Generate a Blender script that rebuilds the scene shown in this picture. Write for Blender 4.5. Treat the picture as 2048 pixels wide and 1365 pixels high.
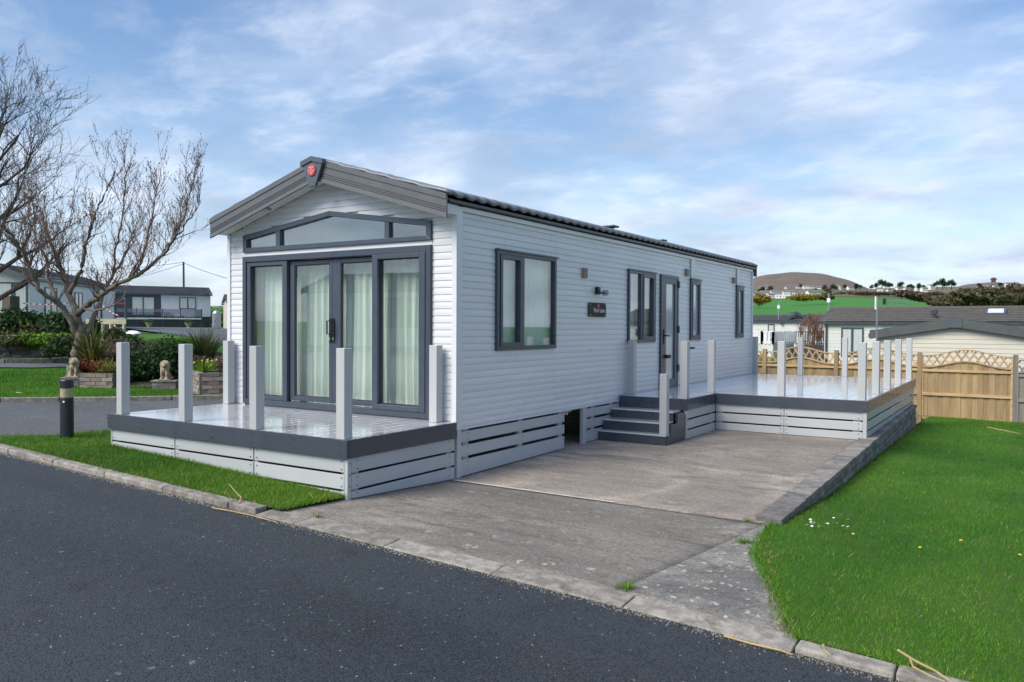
import bpy, bmesh, math, random
import numpy as np
from mathutils import Vector, Matrix
random.seed(7); np.random.seed(7)
for o in list(bpy.data.objects): bpy.data.objects.remove(o)
SC = bpy.context.scene
COL = SC.collection
PI = math.pi

# ---------------------------------------------------------------- camera
CAM = np.array([4.914, -6.551, 1.60]); YAW, PIT, ROL = math.radians(32.843), math.radians(-1.068), math.radians(.277)
_f = np.array([-math.sin(YAW)*math.cos(PIT), math.cos(YAW)*math.cos(PIT), math.sin(PIT)])
_r = np.cross(_f, [0, 0, 1]); _r /= np.linalg.norm(_r); _u = np.cross(_r, _f)
_cr, _sr = math.cos(ROL), math.sin(ROL)
RGT, UPV, FWD = _cr*_r+_sr*_u, -_sr*_r+_cr*_u, _f
FPX = 1586.1
cd = bpy.data.cameras.new('camera'); co = bpy.data.objects.new('camera', cd); COL.objects.link(co)
cd.sensor_width = 36; cd.lens = FPX/2048*36; cd.clip_start = .05; cd.clip_end = 9000
m = Matrix.Identity(4)
for i in range(3):
    m[i][0], m[i][1], m[i][2], m[i][3] = RGT[i], UPV[i], -FWD[i], CAM[i]
co.matrix_world = m
cd.dof.use_dof = True; cd.dof.focus_distance = 9.5; cd.dof.aperture_fstop = 4.5
SC.camera = co
def at(px, py, dep):
    d = RGT*((px-1024)/FPX) - UPV*((py-682.5)/FPX) + FWD
    return CAM + d*dep

# ---------------------------------------------------------------- world, sun, exposure
SUN_EL, SUN_AZ = math.radians(45), math.radians(203)      # compass bearing measured from +y towards +x
w = bpy.data.worlds.new('World'); SC.world = w; w.use_nodes = True
nt = w.node_tree; nt.nodes.clear()
def wn(t, **k):
    n = nt.nodes.new(t)
    for a, b in k.items(): setattr(n, a, b)
    return n
L = nt.links.new
sky = wn('ShaderNodeTexSky', sky_type='NISHITA', sun_disc=False, sun_elevation=SUN_EL, sun_rotation=SUN_AZ, altitude=50, air_density=1.25, dust_density=.35, ozone_density=2.2)
tc = wn('ShaderNodeTexCoord'); sp = wn('ShaderNodeSeparateXYZ'); L(tc.outputs['Generated'], sp.inputs[0])
def wm(op, a, b=None, clamp=False):
    n = wn('ShaderNodeMath', operation=op, use_clamp=clamp)
    for i, v in enumerate((a, b)):
        if v is None: continue
        if isinstance(v, (int, float)): n.inputs[i].default_value = v
        else: L(v, n.inputs[i])
    return n.outputs[0]
zc = wm('ADD', wm('MAXIMUM', sp.outputs[2], 0.0), .16)
cx = wn('ShaderNodeCombineXYZ'); L(wm('DIVIDE', sp.outputs[0], zc), cx.inputs[0]); L(wm('DIVIDE', sp.outputs[1], zc), cx.inputs[1])
def wnoise(scale, detail, rough, dist, off, rot=0, sx=1, sy=1):
    mp = wn('ShaderNodeMapping'); L(cx.outputs[0], mp.inputs[0]); mp.inputs['Location'].default_value = off; mp.inputs['Rotation'].default_value = (0, 0, rot); mp.inputs['Scale'].default_value = (sx, sy, 1)
    n = wn('ShaderNodeTexNoise'); L(mp.outputs[0], n.inputs['Vector'])
    n.inputs['Scale'].default_value = scale; n.inputs['Detail'].default_value = detail; n.inputs['Roughness'].default_value = rough; n.inputs['Distortion'].default_value = dist
    return n.outputs['Fac']
def wmap(v, a, b, c=0., d=1.):
    n = wn('ShaderNodeMapRange', interpolation_type='SMOOTHSTEP'); L(v, n.inputs[0])
    for i, q in enumerate((a, b, c, d)): n.inputs[1+i].default_value = q
    return n.outputs[0]
veil = wmap(wnoise(.95, 5, .52, .2, (3.1, 1.6, 0), .5, 1, 1.15), .40, .66)              # broad thin sheets
wisp = wmap(wnoise(4.2, 9, .62, .25, (.6, 4.2, 0), .9, 1, 1.35), .42, .74)               # mackerel wisps
heap = wmap(wnoise(1.25, 8, .55, .2, (7.3, 2.4, 0), .2), .56, .70)                      # a few soft heaps
hor = wmap(sp.outputs[2], .02, .36, .52, 0.)                                           # thin sheets overlap towards the horizon
cov = wm('MAXIMUM', wm('ADD', wm('MULTIPLY', veil, .56), wm('MULTIPLY', wisp, .44)), wm('MULTIPLY', heap, .78))
cov = wm('ADD', cov, hor, True)
cov = wm('MULTIPLY', cov, .93)
mxs = wn('ShaderNodeMix', data_type='RGBA'); L(cov, mxs.inputs[0])
tint = wn('ShaderNodeMix', data_type='RGBA', blend_type='MULTIPLY'); tint.inputs[0].default_value = 1; L(sky.outputs[0], tint.inputs[6]); tint.inputs[7].default_value = (.82, .92, 1.06, 1); L(tint.outputs[2], mxs.inputs[6])
grey = wmap(wnoise(1.5, 6, .55, .4, (1.3, 8.1, 0)), .35, .7)
cm = wn('ShaderNodeMix', data_type='RGBA'); L(grey, cm.inputs[0]); cm.inputs[6].default_value = (5.9, 6.6, 7.9, 1); cm.inputs[7].default_value = (3.5, 4.1, 5.3, 1)
L(cm.outputs[2], mxs.inputs[7])
bg = wn('ShaderNodeBackground'); bg.inputs[1].default_value = .1; L(mxs.outputs[2], bg.inputs[0])
ow = wn('ShaderNodeOutputWorld'); L(bg.outputs[0], ow.inputs[0])
sd = bpy.data.lights.new('sun', 'SUN'); sd.energy = 3.3; sd.angle = math.radians(34); sd.color = (1, .93, .83)
so = bpy.data.objects.new('sun', sd); COL.objects.link(so)
sv = Vector((math.sin(SUN_AZ)*math.cos(SUN_EL), math.cos(SUN_AZ)*math.cos(SUN_EL), math.sin(SUN_EL)))
so.rotation_euler = sv.to_track_quat('Z', 'Y').to_euler(); so.location = (-20, -20, 30)
SC.view_settings.view_transform = 'Standard'; SC.view_settings.look = 'None'; SC.view_settings.gamma = 1
SC.view_settings.exposure = 0.57

# ---------------------------------------------------------------- materials
M = {}
def nodes(name):
    mt = bpy.data.materials.new(name); mt.use_nodes = True; t = mt.node_tree; t.nodes.clear(); M[name] = mt
    return mt, t
class G:
    def __init__(s, t): s.t = t
    def n(s, ty, **k):
        x = s.t.nodes.new(ty)
        for a, b in k.items(): setattr(x, a, b)
        return x
    def l(s, a, b): s.t.links.new(a, b)
    def v(s, sock, val):
        if hasattr(val, 'is_output') or isinstance(val, bpy.types.NodeSocket): s.l(val, sock)
        else:
            if isinstance(val, (tuple, list)) and len(val) == 3 and sock.type == 'RGBA': val = (*val, 1)
            sock.default_value = val
    def coord(s, sc=(1, 1, 1), rnd=True):
        tcn = s.n('ShaderNodeTexCoord'); mp = s.n('ShaderNodeMapping'); s.l(tcn.outputs['Object'], mp.inputs[0]); mp.inputs['Scale'].default_value = sc
        if rnd:
            oi = s.n('ShaderNodeObjectInfo'); vm = s.n('ShaderNodeVectorMath', operation='MULTIPLY_ADD')
            cmb = s.n('ShaderNodeCombineXYZ')
            for i in range(3): s.l(oi.outputs['Random'], cmb.inputs[i])
            s.l(cmb.outputs[0], vm.inputs[0]); vm.inputs[1].default_value = (37, 91, 53); s.l(mp.outputs[0], vm.inputs[2])
            return vm.outputs[0]
        return mp.outputs[0]
    def noise(s, vec, scale, detail=5, rough=.55, dist=0):
        x = s.n('ShaderNodeTexNoise'); s.l(vec, x.inputs['Vector'])
        for k, q in (('Scale', scale), ('Detail', detail), ('Roughness', rough), ('Distortion', dist)): x.inputs[k].default_value = q
        return x.outputs['Fac']
    def vor(s, vec, scale, feature='F1', out='Distance', rand=1):
        x = s.n('ShaderNodeTexVoronoi', feature=feature); s.l(vec, x.inputs['Vector']); x.inputs['Scale'].default_value = scale; x.inputs['Randomness'].default_value = rand
        return x.outputs[out]
    def mr(s, val, a, b, c=0., d=1.):
        x = s.n('ShaderNodeMapRange', interpolation_type='SMOOTHSTEP'); s.l(val, x.inputs[0])
        for i, q in enumerate((a, b, c, d)): x.inputs[1+i].default_value = q
        return x.outputs[0]
    def mix(s, f, a, b, mode='MIX'):
        x = s.n('ShaderNodeMix', data_type='RGBA', blend_type=mode); s.v(x.inputs[0], f); s.v(x.inputs[6], a); s.v(x.inputs[7], b)
        return x.outputs[2]
    def math(s, op, a, b=0.):
        x = s.n('ShaderNodeMath', operation=op); s.v(x.inputs[0], a); s.v(x.inputs[1], b); return x.outputs[0]
    def bump(s, h, st, dist=.01):
        x = s.n('ShaderNodeBump'); s.v(x.inputs['Height'], h); x.inputs['Strength'].default_value = st; x.inputs['Distance'].default_value = dist; return x.outputs[0]
    def rndval(s, col, amt):
        oi = s.n('ShaderNodeObjectInfo'); f = s.mr(oi.outputs['Random'], 0, 1, 1-amt, 1+amt)
        x = s.n('ShaderNodeHueSaturation'); s.l(f, x.inputs['Value']); s.v(x.inputs['Color'], col); return x.outputs[0]
    def out(s, col, rough=.5, normal=None, spec=.5, coat=0, metal=0, sub=None):
        p = s.n('ShaderNodeBsdfPrincipled'); s.v(p.inputs['Base Color'], col); s.v(p.inputs['Roughness'], rough); p.inputs['Specular IOR Level'].default_value = spec
        p.inputs['Coat Weight'].default_value = coat; p.inputs['Metallic'].default_value = metal
        if coat: p.inputs['Coat Roughness'].default_value = .08
        if normal: s.l(normal, p.inputs['Normal'])
        o = s.n('ShaderNodeOutputMaterial')
        s.l(p.outputs[0], o.inputs[0]); return p
def mat(name, c1, c2=None, scale=3, detail=6, rough=.5, bump=0, bscale=60, rnd=0, stretch=(1, 1, 1), spec=.5, coat=0, lo=.35, hi=.68, dirt=None, metal=0):
    mt, t = nodes(name); g = G(t); vec = g.coord(stretch)
    c2 = c2 or tuple(q*.82 for q in c1)
    f = g.mr(g.noise(vec, scale, detail, .6), lo, hi)
    col = g.mix(f, c1, c2)
    if dirt:
        d = g.mr(g.noise(vec, dirt[1], 8, .65, .6), .54, .74, 0, dirt[2]); col = g.mix(d, col, dirt[0])
    if rnd: col = g.rndval(col, rnd)
    r = g.mr(g.noise(vec, scale*2.3, 4), .3, .7, rough*.85, min(1, rough*1.15))
    nm = g.bump(g.noise(vec, bscale, 5, .6), bump) if bump else None
    g.out(col, r, nm, spec, coat, metal); return mt
mat('cladding', (.635, .648, .658), (.595, .608, .62), scale=.8, rough=.32, rnd=.03, dirt=((.47, .47, .45), 1.3, .16))
mat('white_trim', (.64, .66, .675), (.60, .62, .635), scale=3, rough=.35, rnd=.02)
mat('soffit', (.66, .68, .66), (.60, .62, .60), scale=3, rough=.45)
mat('slate_frame', (.052, .066, .090), (.045, .058, .08), scale=5, rough=.33, bump=.03, bscale=220, rnd=.05)
mat('barge', (.112, .118, .125), (.098, .104, .112), scale=4, rough=.4, bump=.03, bscale=180, rnd=.02)
mat('badge', (.085, .098, .12), (.075, .088, .11), scale=4, rough=.35)
mat('groove', (.02, .022, .025), rough=.7)
mat('black', (.012, .013, .015), rough=.35, scale=8)
mat('rubber', (.02, .021, .024), rough=.6)
mat('plaque', (.016, .015, .017), (.03, .028, .03), scale=14, rough=.55, spec=.25)
mat('red_badge', (.62, .075, .07), (.5, .05, .05), scale=40, rough=.3)
mat('pale_mark', (.75, .74, .72), rough=.4)
mat('roof_tile', (.17, .185, .205), (.13, .14, .155), scale=5, rough=.3, bump=.12, bscale=150, dirt=((.16, .17, .15), 4, .35))
mat('gutter', (.055, .062, .075), rough=.3)
mat('interior', (.30, .28, .25), rough=.8)
mat('curtain', (.80, .83, .79), (.70, .74, .70), scale=2, rough=.9, stretch=(6, 6, .6), bump=.15, bscale=300)
mat('sheer', (.82, .84, .85), (.76, .79, .80), scale=2, rough=.9, stretch=(6, 6, .5))
mat('frosted', (.40, .47, .50), (.35, .42, .45), scale=2, rough=.12, spec=.8, coat=.8)  # base lightened and blued to carry the reflected sky
mat('vent_brown', (.30, .235, .185), (.24, .19, .15), scale=20, rough=.6)
mat('post_grey', (.43, .445, .45), (.395, .41, .418), scale=2, rough=.38, bump=.04, bscale=200, rnd=.03, stretch=(1, 1, .3))
mat('skirt_grey', (.44, .46, .472), (.40, .42, .435), scale=2, rough=.34, bump=.04, bscale=200, rnd=.05, stretch=(.3, .3, 1), dirt=((.30, .29, .25), 3, .12))
mat('fascia_dark', (.050, .061, .080), (.045, .055, .072), scale=3, rough=.3, bump=.03, bscale=180, rnd=.05, coat=.2)
mat('deck_top', (.56, .575, .60), (.50, .515, .54), scale=1.5, rough=.12, bump=.02, bscale=90, rnd=.05, spec=.6, coat=.6, dirt=((.36, .36, .36), 2.5, .25))
mat('screw', (.10, .11, .12), rough=.3, metal=.6)
mat('kerb_concrete', (.31, .285, .25), (.185, .17, .15), scale=11, detail=10, rough=.95, bump=.8, bscale=70, rnd=.14, lo=.38, hi=.62, dirt=((.085, .09, .055), 7, .85))
mat('brick_grey', (.22, .205, .19), (.13, .12, .112), scale=9, rough=.9, bump=.6, bscale=60, rnd=.28, dirt=((.33, .32, .28), 10, .6))
mat('brick_bed', (.30, .245, .205), (.22, .18, .155), scale=9, rough=.9, bump=.5, bscale=60, rnd=.22)
mat('mortar', (.17, .16, .145), (.11, .10, .09), scale=12, rough=.95, bump=.4)
mat('stone_wall', (.23, .205, .175), (.12, .105, .09), scale=6, rough=.95, bump=.8, bscale=25, rnd=.45, dirt=((.30, .25, .17), 4, .6))
mat('lion_stone', (.42, .345, .24), (.20, .165, .12), scale=22, rough=.95, bump=.5, bscale=80)
mat('fence_wood', (.37, .258, .135), (.275, .19, .10), scale=3.2, rough=.75, bump=.3, bscale=40, rnd=.18, stretch=(5, 5, .5), dirt=((.17, .105, .055), 5, .5))
mat('fence_rail', (.50, .35, .19), (.38, .25, .13), scale=3, rough=.75, bump=.2, bscale=40, rnd=.12, stretch=(.5, 5, 5))
mat('fence_post', (.38, .27, .145), (.27, .19, .105), scale=3, rough=.8, bump=.3, rnd=.12, stretch=(5, 5, .5), dirt=((.18, .17, .10), 4, .5))
mat('trellis_wood', (.47, .32, .175), (.34, .225, .12), scale=6, rough=.75, rnd=.2)
mat('grey_wood', (.25, .23, .205), (.17, .155, .14), scale=3, rough=.85, bump=.3, rnd=.2, stretch=(5, 5, .5))
mat('bark', (.165, .14, .108), (.085, .07, .054), scale=7, rough=.95, bump=.8, bscale=40, stretch=(1, 1, .45), dirt=((.30, .30, .22), 6, .8))
mat('twig', (.15, .108, .09), (.10, .072, .06), scale=4, rough=.9)
mat('bark_dark', (.07, .058, .052), (.045, .038, .034), scale=6, rough=.95, bump=.6, stretch=(1, 1, .4))
mat('red_twig', (.20, .105, .075), (.13, .07, .055), scale=4, rough=.9)
mat('bollard', (.014, .017, .024), (.022, .025, .03), scale=9, rough=.38, dirt=((.05, .05, .045), 5, .35))
mat('bollard_lens', (.42, .36, .22), (.30, .25, .15), scale=14, rough=.35, coat=.4)
mat('cream_wall', (.59, .56, .475), (.55, .52, .44), scale=2, rough=.4, stretch=(.4, .4, 1))
mat('white_wall', (.60, .60, .575), (.56, .56, .535), scale=2, rough=.4)
mat('pale_wall', (.56, .58, .60), (.51, .53, .55), scale=2, rough=.4)
mat('slate_wall', (.045, .055, .075), (.038, .047, .064), scale=2, rough=.35)
mat('navy_skirt', (.022, .028, .04), rough=.4)
mat('brown_roof', (.115, .105, .10), (.085, .078, .075), scale=3, rough=.6, stretch=(3, 1, 3), bump=.2, bscale=30)
mat('slate_roof', (.07, .078, .088), (.055, .06, .07), scale=3, rough=.5)
mat('green_barge', (.085, .098, .098), (.07, .08, .08), scale=3, rough=.4)
mat('white_rail', (.78, .78, .77), rough=.35)
mat('timber_new', (.52, .46, .33), (.42, .36, .25), scale=4, rough=.8, rnd=.1)
mat('metal_grey', (.42, .43, .45), rough=.3, metal=.7)
mat('pole_wood', (.085, .065, .055), rough=.9)
mat('terracotta', (.40, .36, .30), (.30, .27, .22), scale=6, rough=.9)
mat('dry_stalk', (.44, .33, .17), (.32, .24, .12), scale=10, rough=.8)
mat('daisy', (.80, .80, .76), rough=.7)
mat('yellow', (.72, .52, .03), rough=.6)
mat('house_white', (.74, .73, .70), (.66, .65, .62), rough=.7)
mat('house_roof', (.17, .16, .165), (.12, .115, .12), rough=.8)
mat('pipe_white', (.6, .6, .6), rough=.4)
mat('soil', (.075, .058, .042), (.045, .035, .026), scale=6, rough=1, bump=.8, bscale=30)
mat('white_bag', (.75, .76, .78), rough=.4)
mat('tape_white', (.8, .78, .76), rough=.4)
mat('tape_red', (.6, .06, .05), rough=.4)

def glass(name, tint=(1, 1, 1), ior=1.5, boost=1.0):
    mt, t = nodes(name); g = G(t)
    lw = g.n('ShaderNodeLayerWeight'); lw.inputs[0].default_value = .5
    f0 = ((ior-1)/(ior+1))**2                                    # Schlick reflectance, the same from both sides of the pane
    f = g.math('MINIMUM', g.math('MULTIPLY', g.math('ADD', f0, g.math('MULTIPLY', g.math('POWER', lw.outputs['Facing'], 5.), 1-f0)), boost), 1.)
    tr = g.n('ShaderNodeBsdfTransparent'); tr.inputs[0].default_value = (*tint, 1)
    gl = g.n('ShaderNodeBsdfGlossy'); gl.inputs['Roughness'].default_value = .01
    mx = g.n('ShaderNodeMixShader'); g.l(f, mx.inputs[0]); g.l(tr.outputs[0], mx.inputs[1]); g.l(gl.outputs[0], mx.inputs[2])
    o = g.n('ShaderNodeOutputMaterial'); g.l(mx.outputs[0], o.inputs[0]); return mt
glass('glass', (.93, .97, .95), 1.6, 2.2)
glass('gable_glass', (.93, .97, .95), 1.6, 4.2)
glass('rail_glass', (.55, .6, .65), 1.6, 1.9)
mt = mat('window_glass', (.09, .10, .105), (.05, .055, .06), scale=1, rough=.04, spec=.9, coat=1)
mat('bg_curtain', (.52, .56, .54), (.42, .46, .45), scale=2, rough=.18, stretch=(7, 7, .3), coat=.6)

# asphalt
def asphalt(name, base, light, speck):
    mt, t = nodes(name); g = G(t); vec = g.coord(rnd=False)
    big = g.mr(g.noise(vec, .42, 6, .6, .5), .36, .66)
    col = g.mix(big, base, light)
    trk = g.n('ShaderNodeVectorMath', operation='MULTIPLY'); g.l(vec, trk.inputs[0]); trk.inputs[1].default_value = (.035, .75, 1)
    col = g.mix(g.mr(g.noise(trk.outputs[0], 1., 3, .5, .3), .45, .58, 0, .8), col, tuple(q*2.0 for q in base))      # polished wheel tracks
    col = g.mix(g.mr(g.noise(vec, 1.7, 8, .7, 1.2), .52, .68, 0, .6), col, tuple(q*.5 for q in base))                # damp and oily stains
    st = g.n('ShaderNodeVectorMath', operation='MULTIPLY'); g.l(vec, st.inputs[0]); st.inputs[1].default_value = (.25, 2.2, 1)
    col = g.mix(g.mr(g.noise(st.outputs[0], 1.2, 5, .6), .5, .75, 0, .45), col, tuple(q*1.5 for q in base))
    cell = g.n('ShaderNodeTexVoronoi'); g.l(vec, cell.inputs['Vector']); cell.inputs['Scale'].default_value = 95
    bw = g.n('ShaderNodeRGBToBW'); g.l(cell.outputs['Color'], bw.inputs[0])
    col = g.mix(g.mr(bw.outputs[0], .25, .85, 0, .75), col, tuple(q*2.6 for q in base))
    col = g.mix(g.mr(cell.outputs['Distance'], .35, .8, 0, .8), col, tuple(q*.3 for q in base))
    sp1 = g.vor(vec, 5.5); nz = g.mr(g.noise(vec, 1.3, 3), .45, .6)
    wob = g.math('ADD', sp1, g.mr(g.noise(vec, 60, 3), .3, .7, -.035, .05))
    col = g.mix(g.math('MULTIPLY', g.mr(wob, .065, .125, .7, 0), nz), col, speck)          # pale trodden spots
    sp2 = g.vor(vec, 17); col = g.mix(g.mr(sp2, .05, .085, .8, 0), col, (.5, .5, .48))
    h = g.math('ADD', cell.outputs['Distance'], g.math('MULTIPLY', g.noise(vec, 240, 3), .5))
    g.out(col, g.mr(big, 0, 1, .62, .8), g.bump(h, .55, .008), .45)
asphalt('asphalt', (.017, .0215, .0258), (.031, .0365, .042), (.17, .18, .18))
asphalt('asphalt_pale', (.068, .074, .078), (.095, .10, .105), (.25, .25, .25))

def concrete(name, c1, c2, c3, lich, streak=(1.6, .35), lichen_amt=.8, lo=.5, big=.45, dense=0., kerbside=False):
    mt, t = nodes(name); g = G(t); vec = g.coord(rnd=False)
    st = g.n('ShaderNodeVectorMath', operation='MULTIPLY'); g.l(vec, st.inputs[0]); st.inputs[1].default_value = (streak[1], streak[0], 1)
    st2 = g.n('ShaderNodeVectorMath', operation='MULTIPLY'); g.l(vec, st2.inputs[0]); st2.inputs[1].default_value = (.42, 1.15, 1)
    col = g.mix(g.mr(g.noise(st.outputs[0], .8, 9, .68, .7), .36, .64), c1, c2)                       # broad weathering
    f2 = g.math('MULTIPLY', g.mr(g.noise(vec, big, 6, .62, .9), lo, lo+.13), g.mr(g.noise(st2.outputs[0], 3.5, 8, .7, .5), .3, .62, .25, 1.))
    col = g.mix(f2, col, c3)                                                                          # worn pale patches
    col = g.mix(g.mr(g.noise(st2.outputs[0], 5, 9, .78, .8), .48, .66, 0, .55), col, tuple(q*.55 for q in c2))   # dark brush marks
    col = g.mix(g.mr(g.noise(st2.outputs[0], 22, 8, .78, .6), .56, .74, 0, .5), col, tuple(min(1, q*1.7) for q in c1))
    col = g.mix(g.mr(g.noise(vec, 75, 4, .75), .50, .64, 0, .7), col, tuple(q*.42 for q in c2))       # pitted aggregate
    col = g.mix(g.mr(g.noise(vec, 120, 3, .7), .58, .70, 0, .55), col, tuple(min(1, q*1.8) for q in c1))
    col = g.mix(g.mr(g.noise(vec, 34, 6, .8), .50, .60, 0, .62), col, tuple(q*.55 for q in c2))      # open, sandy grain
    col = g.mix(g.mr(g.noise(vec, 27, 6, .8, .4), .56, .66, 0, .5), col, tuple(min(1, q*1.6) for q in c1))
    col = g.mix(g.mr(g.noise(st.outputs[0], 1.5, 9, .72, 1.4), .52, .68, 0, .62), col, tuple(q*.45 for q in c2))   # damp, tyre and algae stains
    v = g.math('ADD', g.vor(vec, 5.0+dense*9), g.mr(g.noise(vec, 22, 5, .65), .3, .7, -.26, .26))
    patch = g.mr(g.noise(vec, .75, 3), .47-dense*.25, .60-dense*.2)
    if kerbside:                                                                                  # lichen has spread in from the kerb
        sx = g.n('ShaderNodeSeparateXYZ'); g.l(vec, sx.inputs[0]); patch = g.math('MAXIMUM', g.math('MULTIPLY', patch, .35), g.math('MULTIPLY', g.mr(sx.outputs[1], -2.2, -1.3, 1., 0.), g.mr(sx.outputs[0], .1, 1.4)))
    col = g.mix(g.math('MULTIPLY', g.mr(v, .08, .16, lichen_amt, 0), patch), col, lich)               # lichen
    v2 = g.math('ADD', g.vor(vec, 15), g.mr(g.noise(vec, 60, 4, .65), .3, .7, -.2, .2))
    col = g.mix(g.math('MULTIPLY', g.mr(v2, .06, .14, lichen_amt*.8, 0), g.mr(g.noise(vec, 1.1, 3), .46, .62)), col, tuple(q*.85 for q in lich))
    hgt = g.math('ADD', g.noise(vec, 80, 5, .75), g.math('MULTIPLY', g.noise(st2.outputs[0], 14, 6, .7), .9))
    g.out(col, .9, g.bump(hgt, .8, .012), .25)
concrete('drive_rear', (.32, .282, .245), (.225, .199, .173), (.53, .46, .395), (.50, .46, .40), lichen_amt=.35, lo=.44, big=.38)
concrete('drive_front', (.26, .238, .21), (.182, .168, .149), (.35, .317, .275), (.48, .455, .40), lichen_amt=.9, lo=.52, kerbside=True)
concrete('drive_apron', (.225, .218, .20), (.15, .147, .137), (.33, .318, .285), (.52, .50, .45), streak=(1, 1), lichen_amt=.85, lo=.44, big=.9, dense=1.)
mat('joint_strip', (.58, .53, .46), (.44, .40, .34), scale=8, rough=.95, bump=.4)

def grassmat(name, a, b, c, attr=False, rough=.75):
    mt, t = nodes(name); g = G(t); vec = g.coord(rnd=False)
    f = g.mr(g.noise(vec, .55, 6, .6, .6), .34, .66); col = g.mix(f, a, b)
    f2 = g.mr(g.noise(vec, 2.2, 8, .7, .8), .50, .74, 0, .55); col = g.mix(f2, col, c)
    if attr:
        at_ = g.n('ShaderNodeAttribute'); at_.attribute_name = 'rnd'
        hs = g.n('ShaderNodeHueSaturation'); g.l(col, hs.inputs['Color']); g.l(g.mr(at_.outputs['Fac'], 0, 1, .6, 1.45), hs.inputs['Value']); g.l(g.mr(at_.outputs['Fac'], 0, 1, .515, .485), hs.inputs['Hue']); col = hs.outputs[0]
        pb = g.n('ShaderNodeBsdfPrincipled'); g.l(col, pb.inputs['Base Color']); pb.inputs['Roughness'].default_value = .6; pb.inputs['Specular IOR Level'].default_value = .25
        tl = g.n('ShaderNodeBsdfTranslucent'); g.l(col, tl.inputs[0]); mx = g.n('ShaderNodeMixShader'); mx.inputs[0].default_value = .3
        g.l(pb.outputs[0], mx.inputs[1]); g.l(tl.outputs[0], mx.inputs[2]); o = g.n('ShaderNodeOutputMaterial'); g.l(mx.outputs[0], o.inputs[0]); return mt
    h = g.noise(vec, 70, 5, .7)
    g.out(col, rough, g.bump(h, .9, .03), .2); return mt
grassmat('grass_ground', (.045, .125, .012), (.065, .15, .016), (.09, .13, .03))
grassmat('grass_blade', (.060, .205, .010), (.105, .265, .017), (.20, .25, .05), True)
grassmat('verge_blade', (.09, .215, .014), (.145, .27, .024), (.22, .245, .06), True)
grassmat('leaf_dark', (.018, .05, .014), (.03, .075, .018), (.05, .09, .025), True)
grassmat('leaf_olive', (.055, .075, .022), (.085, .10, .03), (.12, .11, .05), True)
grassmat('leaf_yellow', (.17, .18, .04), (.24, .22, .06), (.12, .14, .035), True)
grassmat('leaf_rust', (.16, .055, .02), (.20, .08, .03), (.11, .06, .025), True)
grassmat('leaf_brown', (.10, .075, .05), (.135, .095, .065), (.07, .06, .035), True)
grassmat('gorse_bloom', (.36, .26, .02), (.18, .15, .03), (.08, .09, .03), True)
grassmat('hedge_leaf', (.075, .075, .034), (.105, .09, .045), (.12, .085, .05), True)
grassmat('field_green', (.042, .17, .022), (.055, .19, .028), (.07, .16, .04))
mat('heath', (.15, .112, .083), (.105, .08, .058), scale=.03, detail=10, rough=1, bump=0, dirt=((.085, .085, .05), .022, .7))
mat('far_slope', (.10, .105, .05), (.125, .10, .065), scale=.03, rough=1, dirt=((.06, .075, .03), .06, .7))

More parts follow.
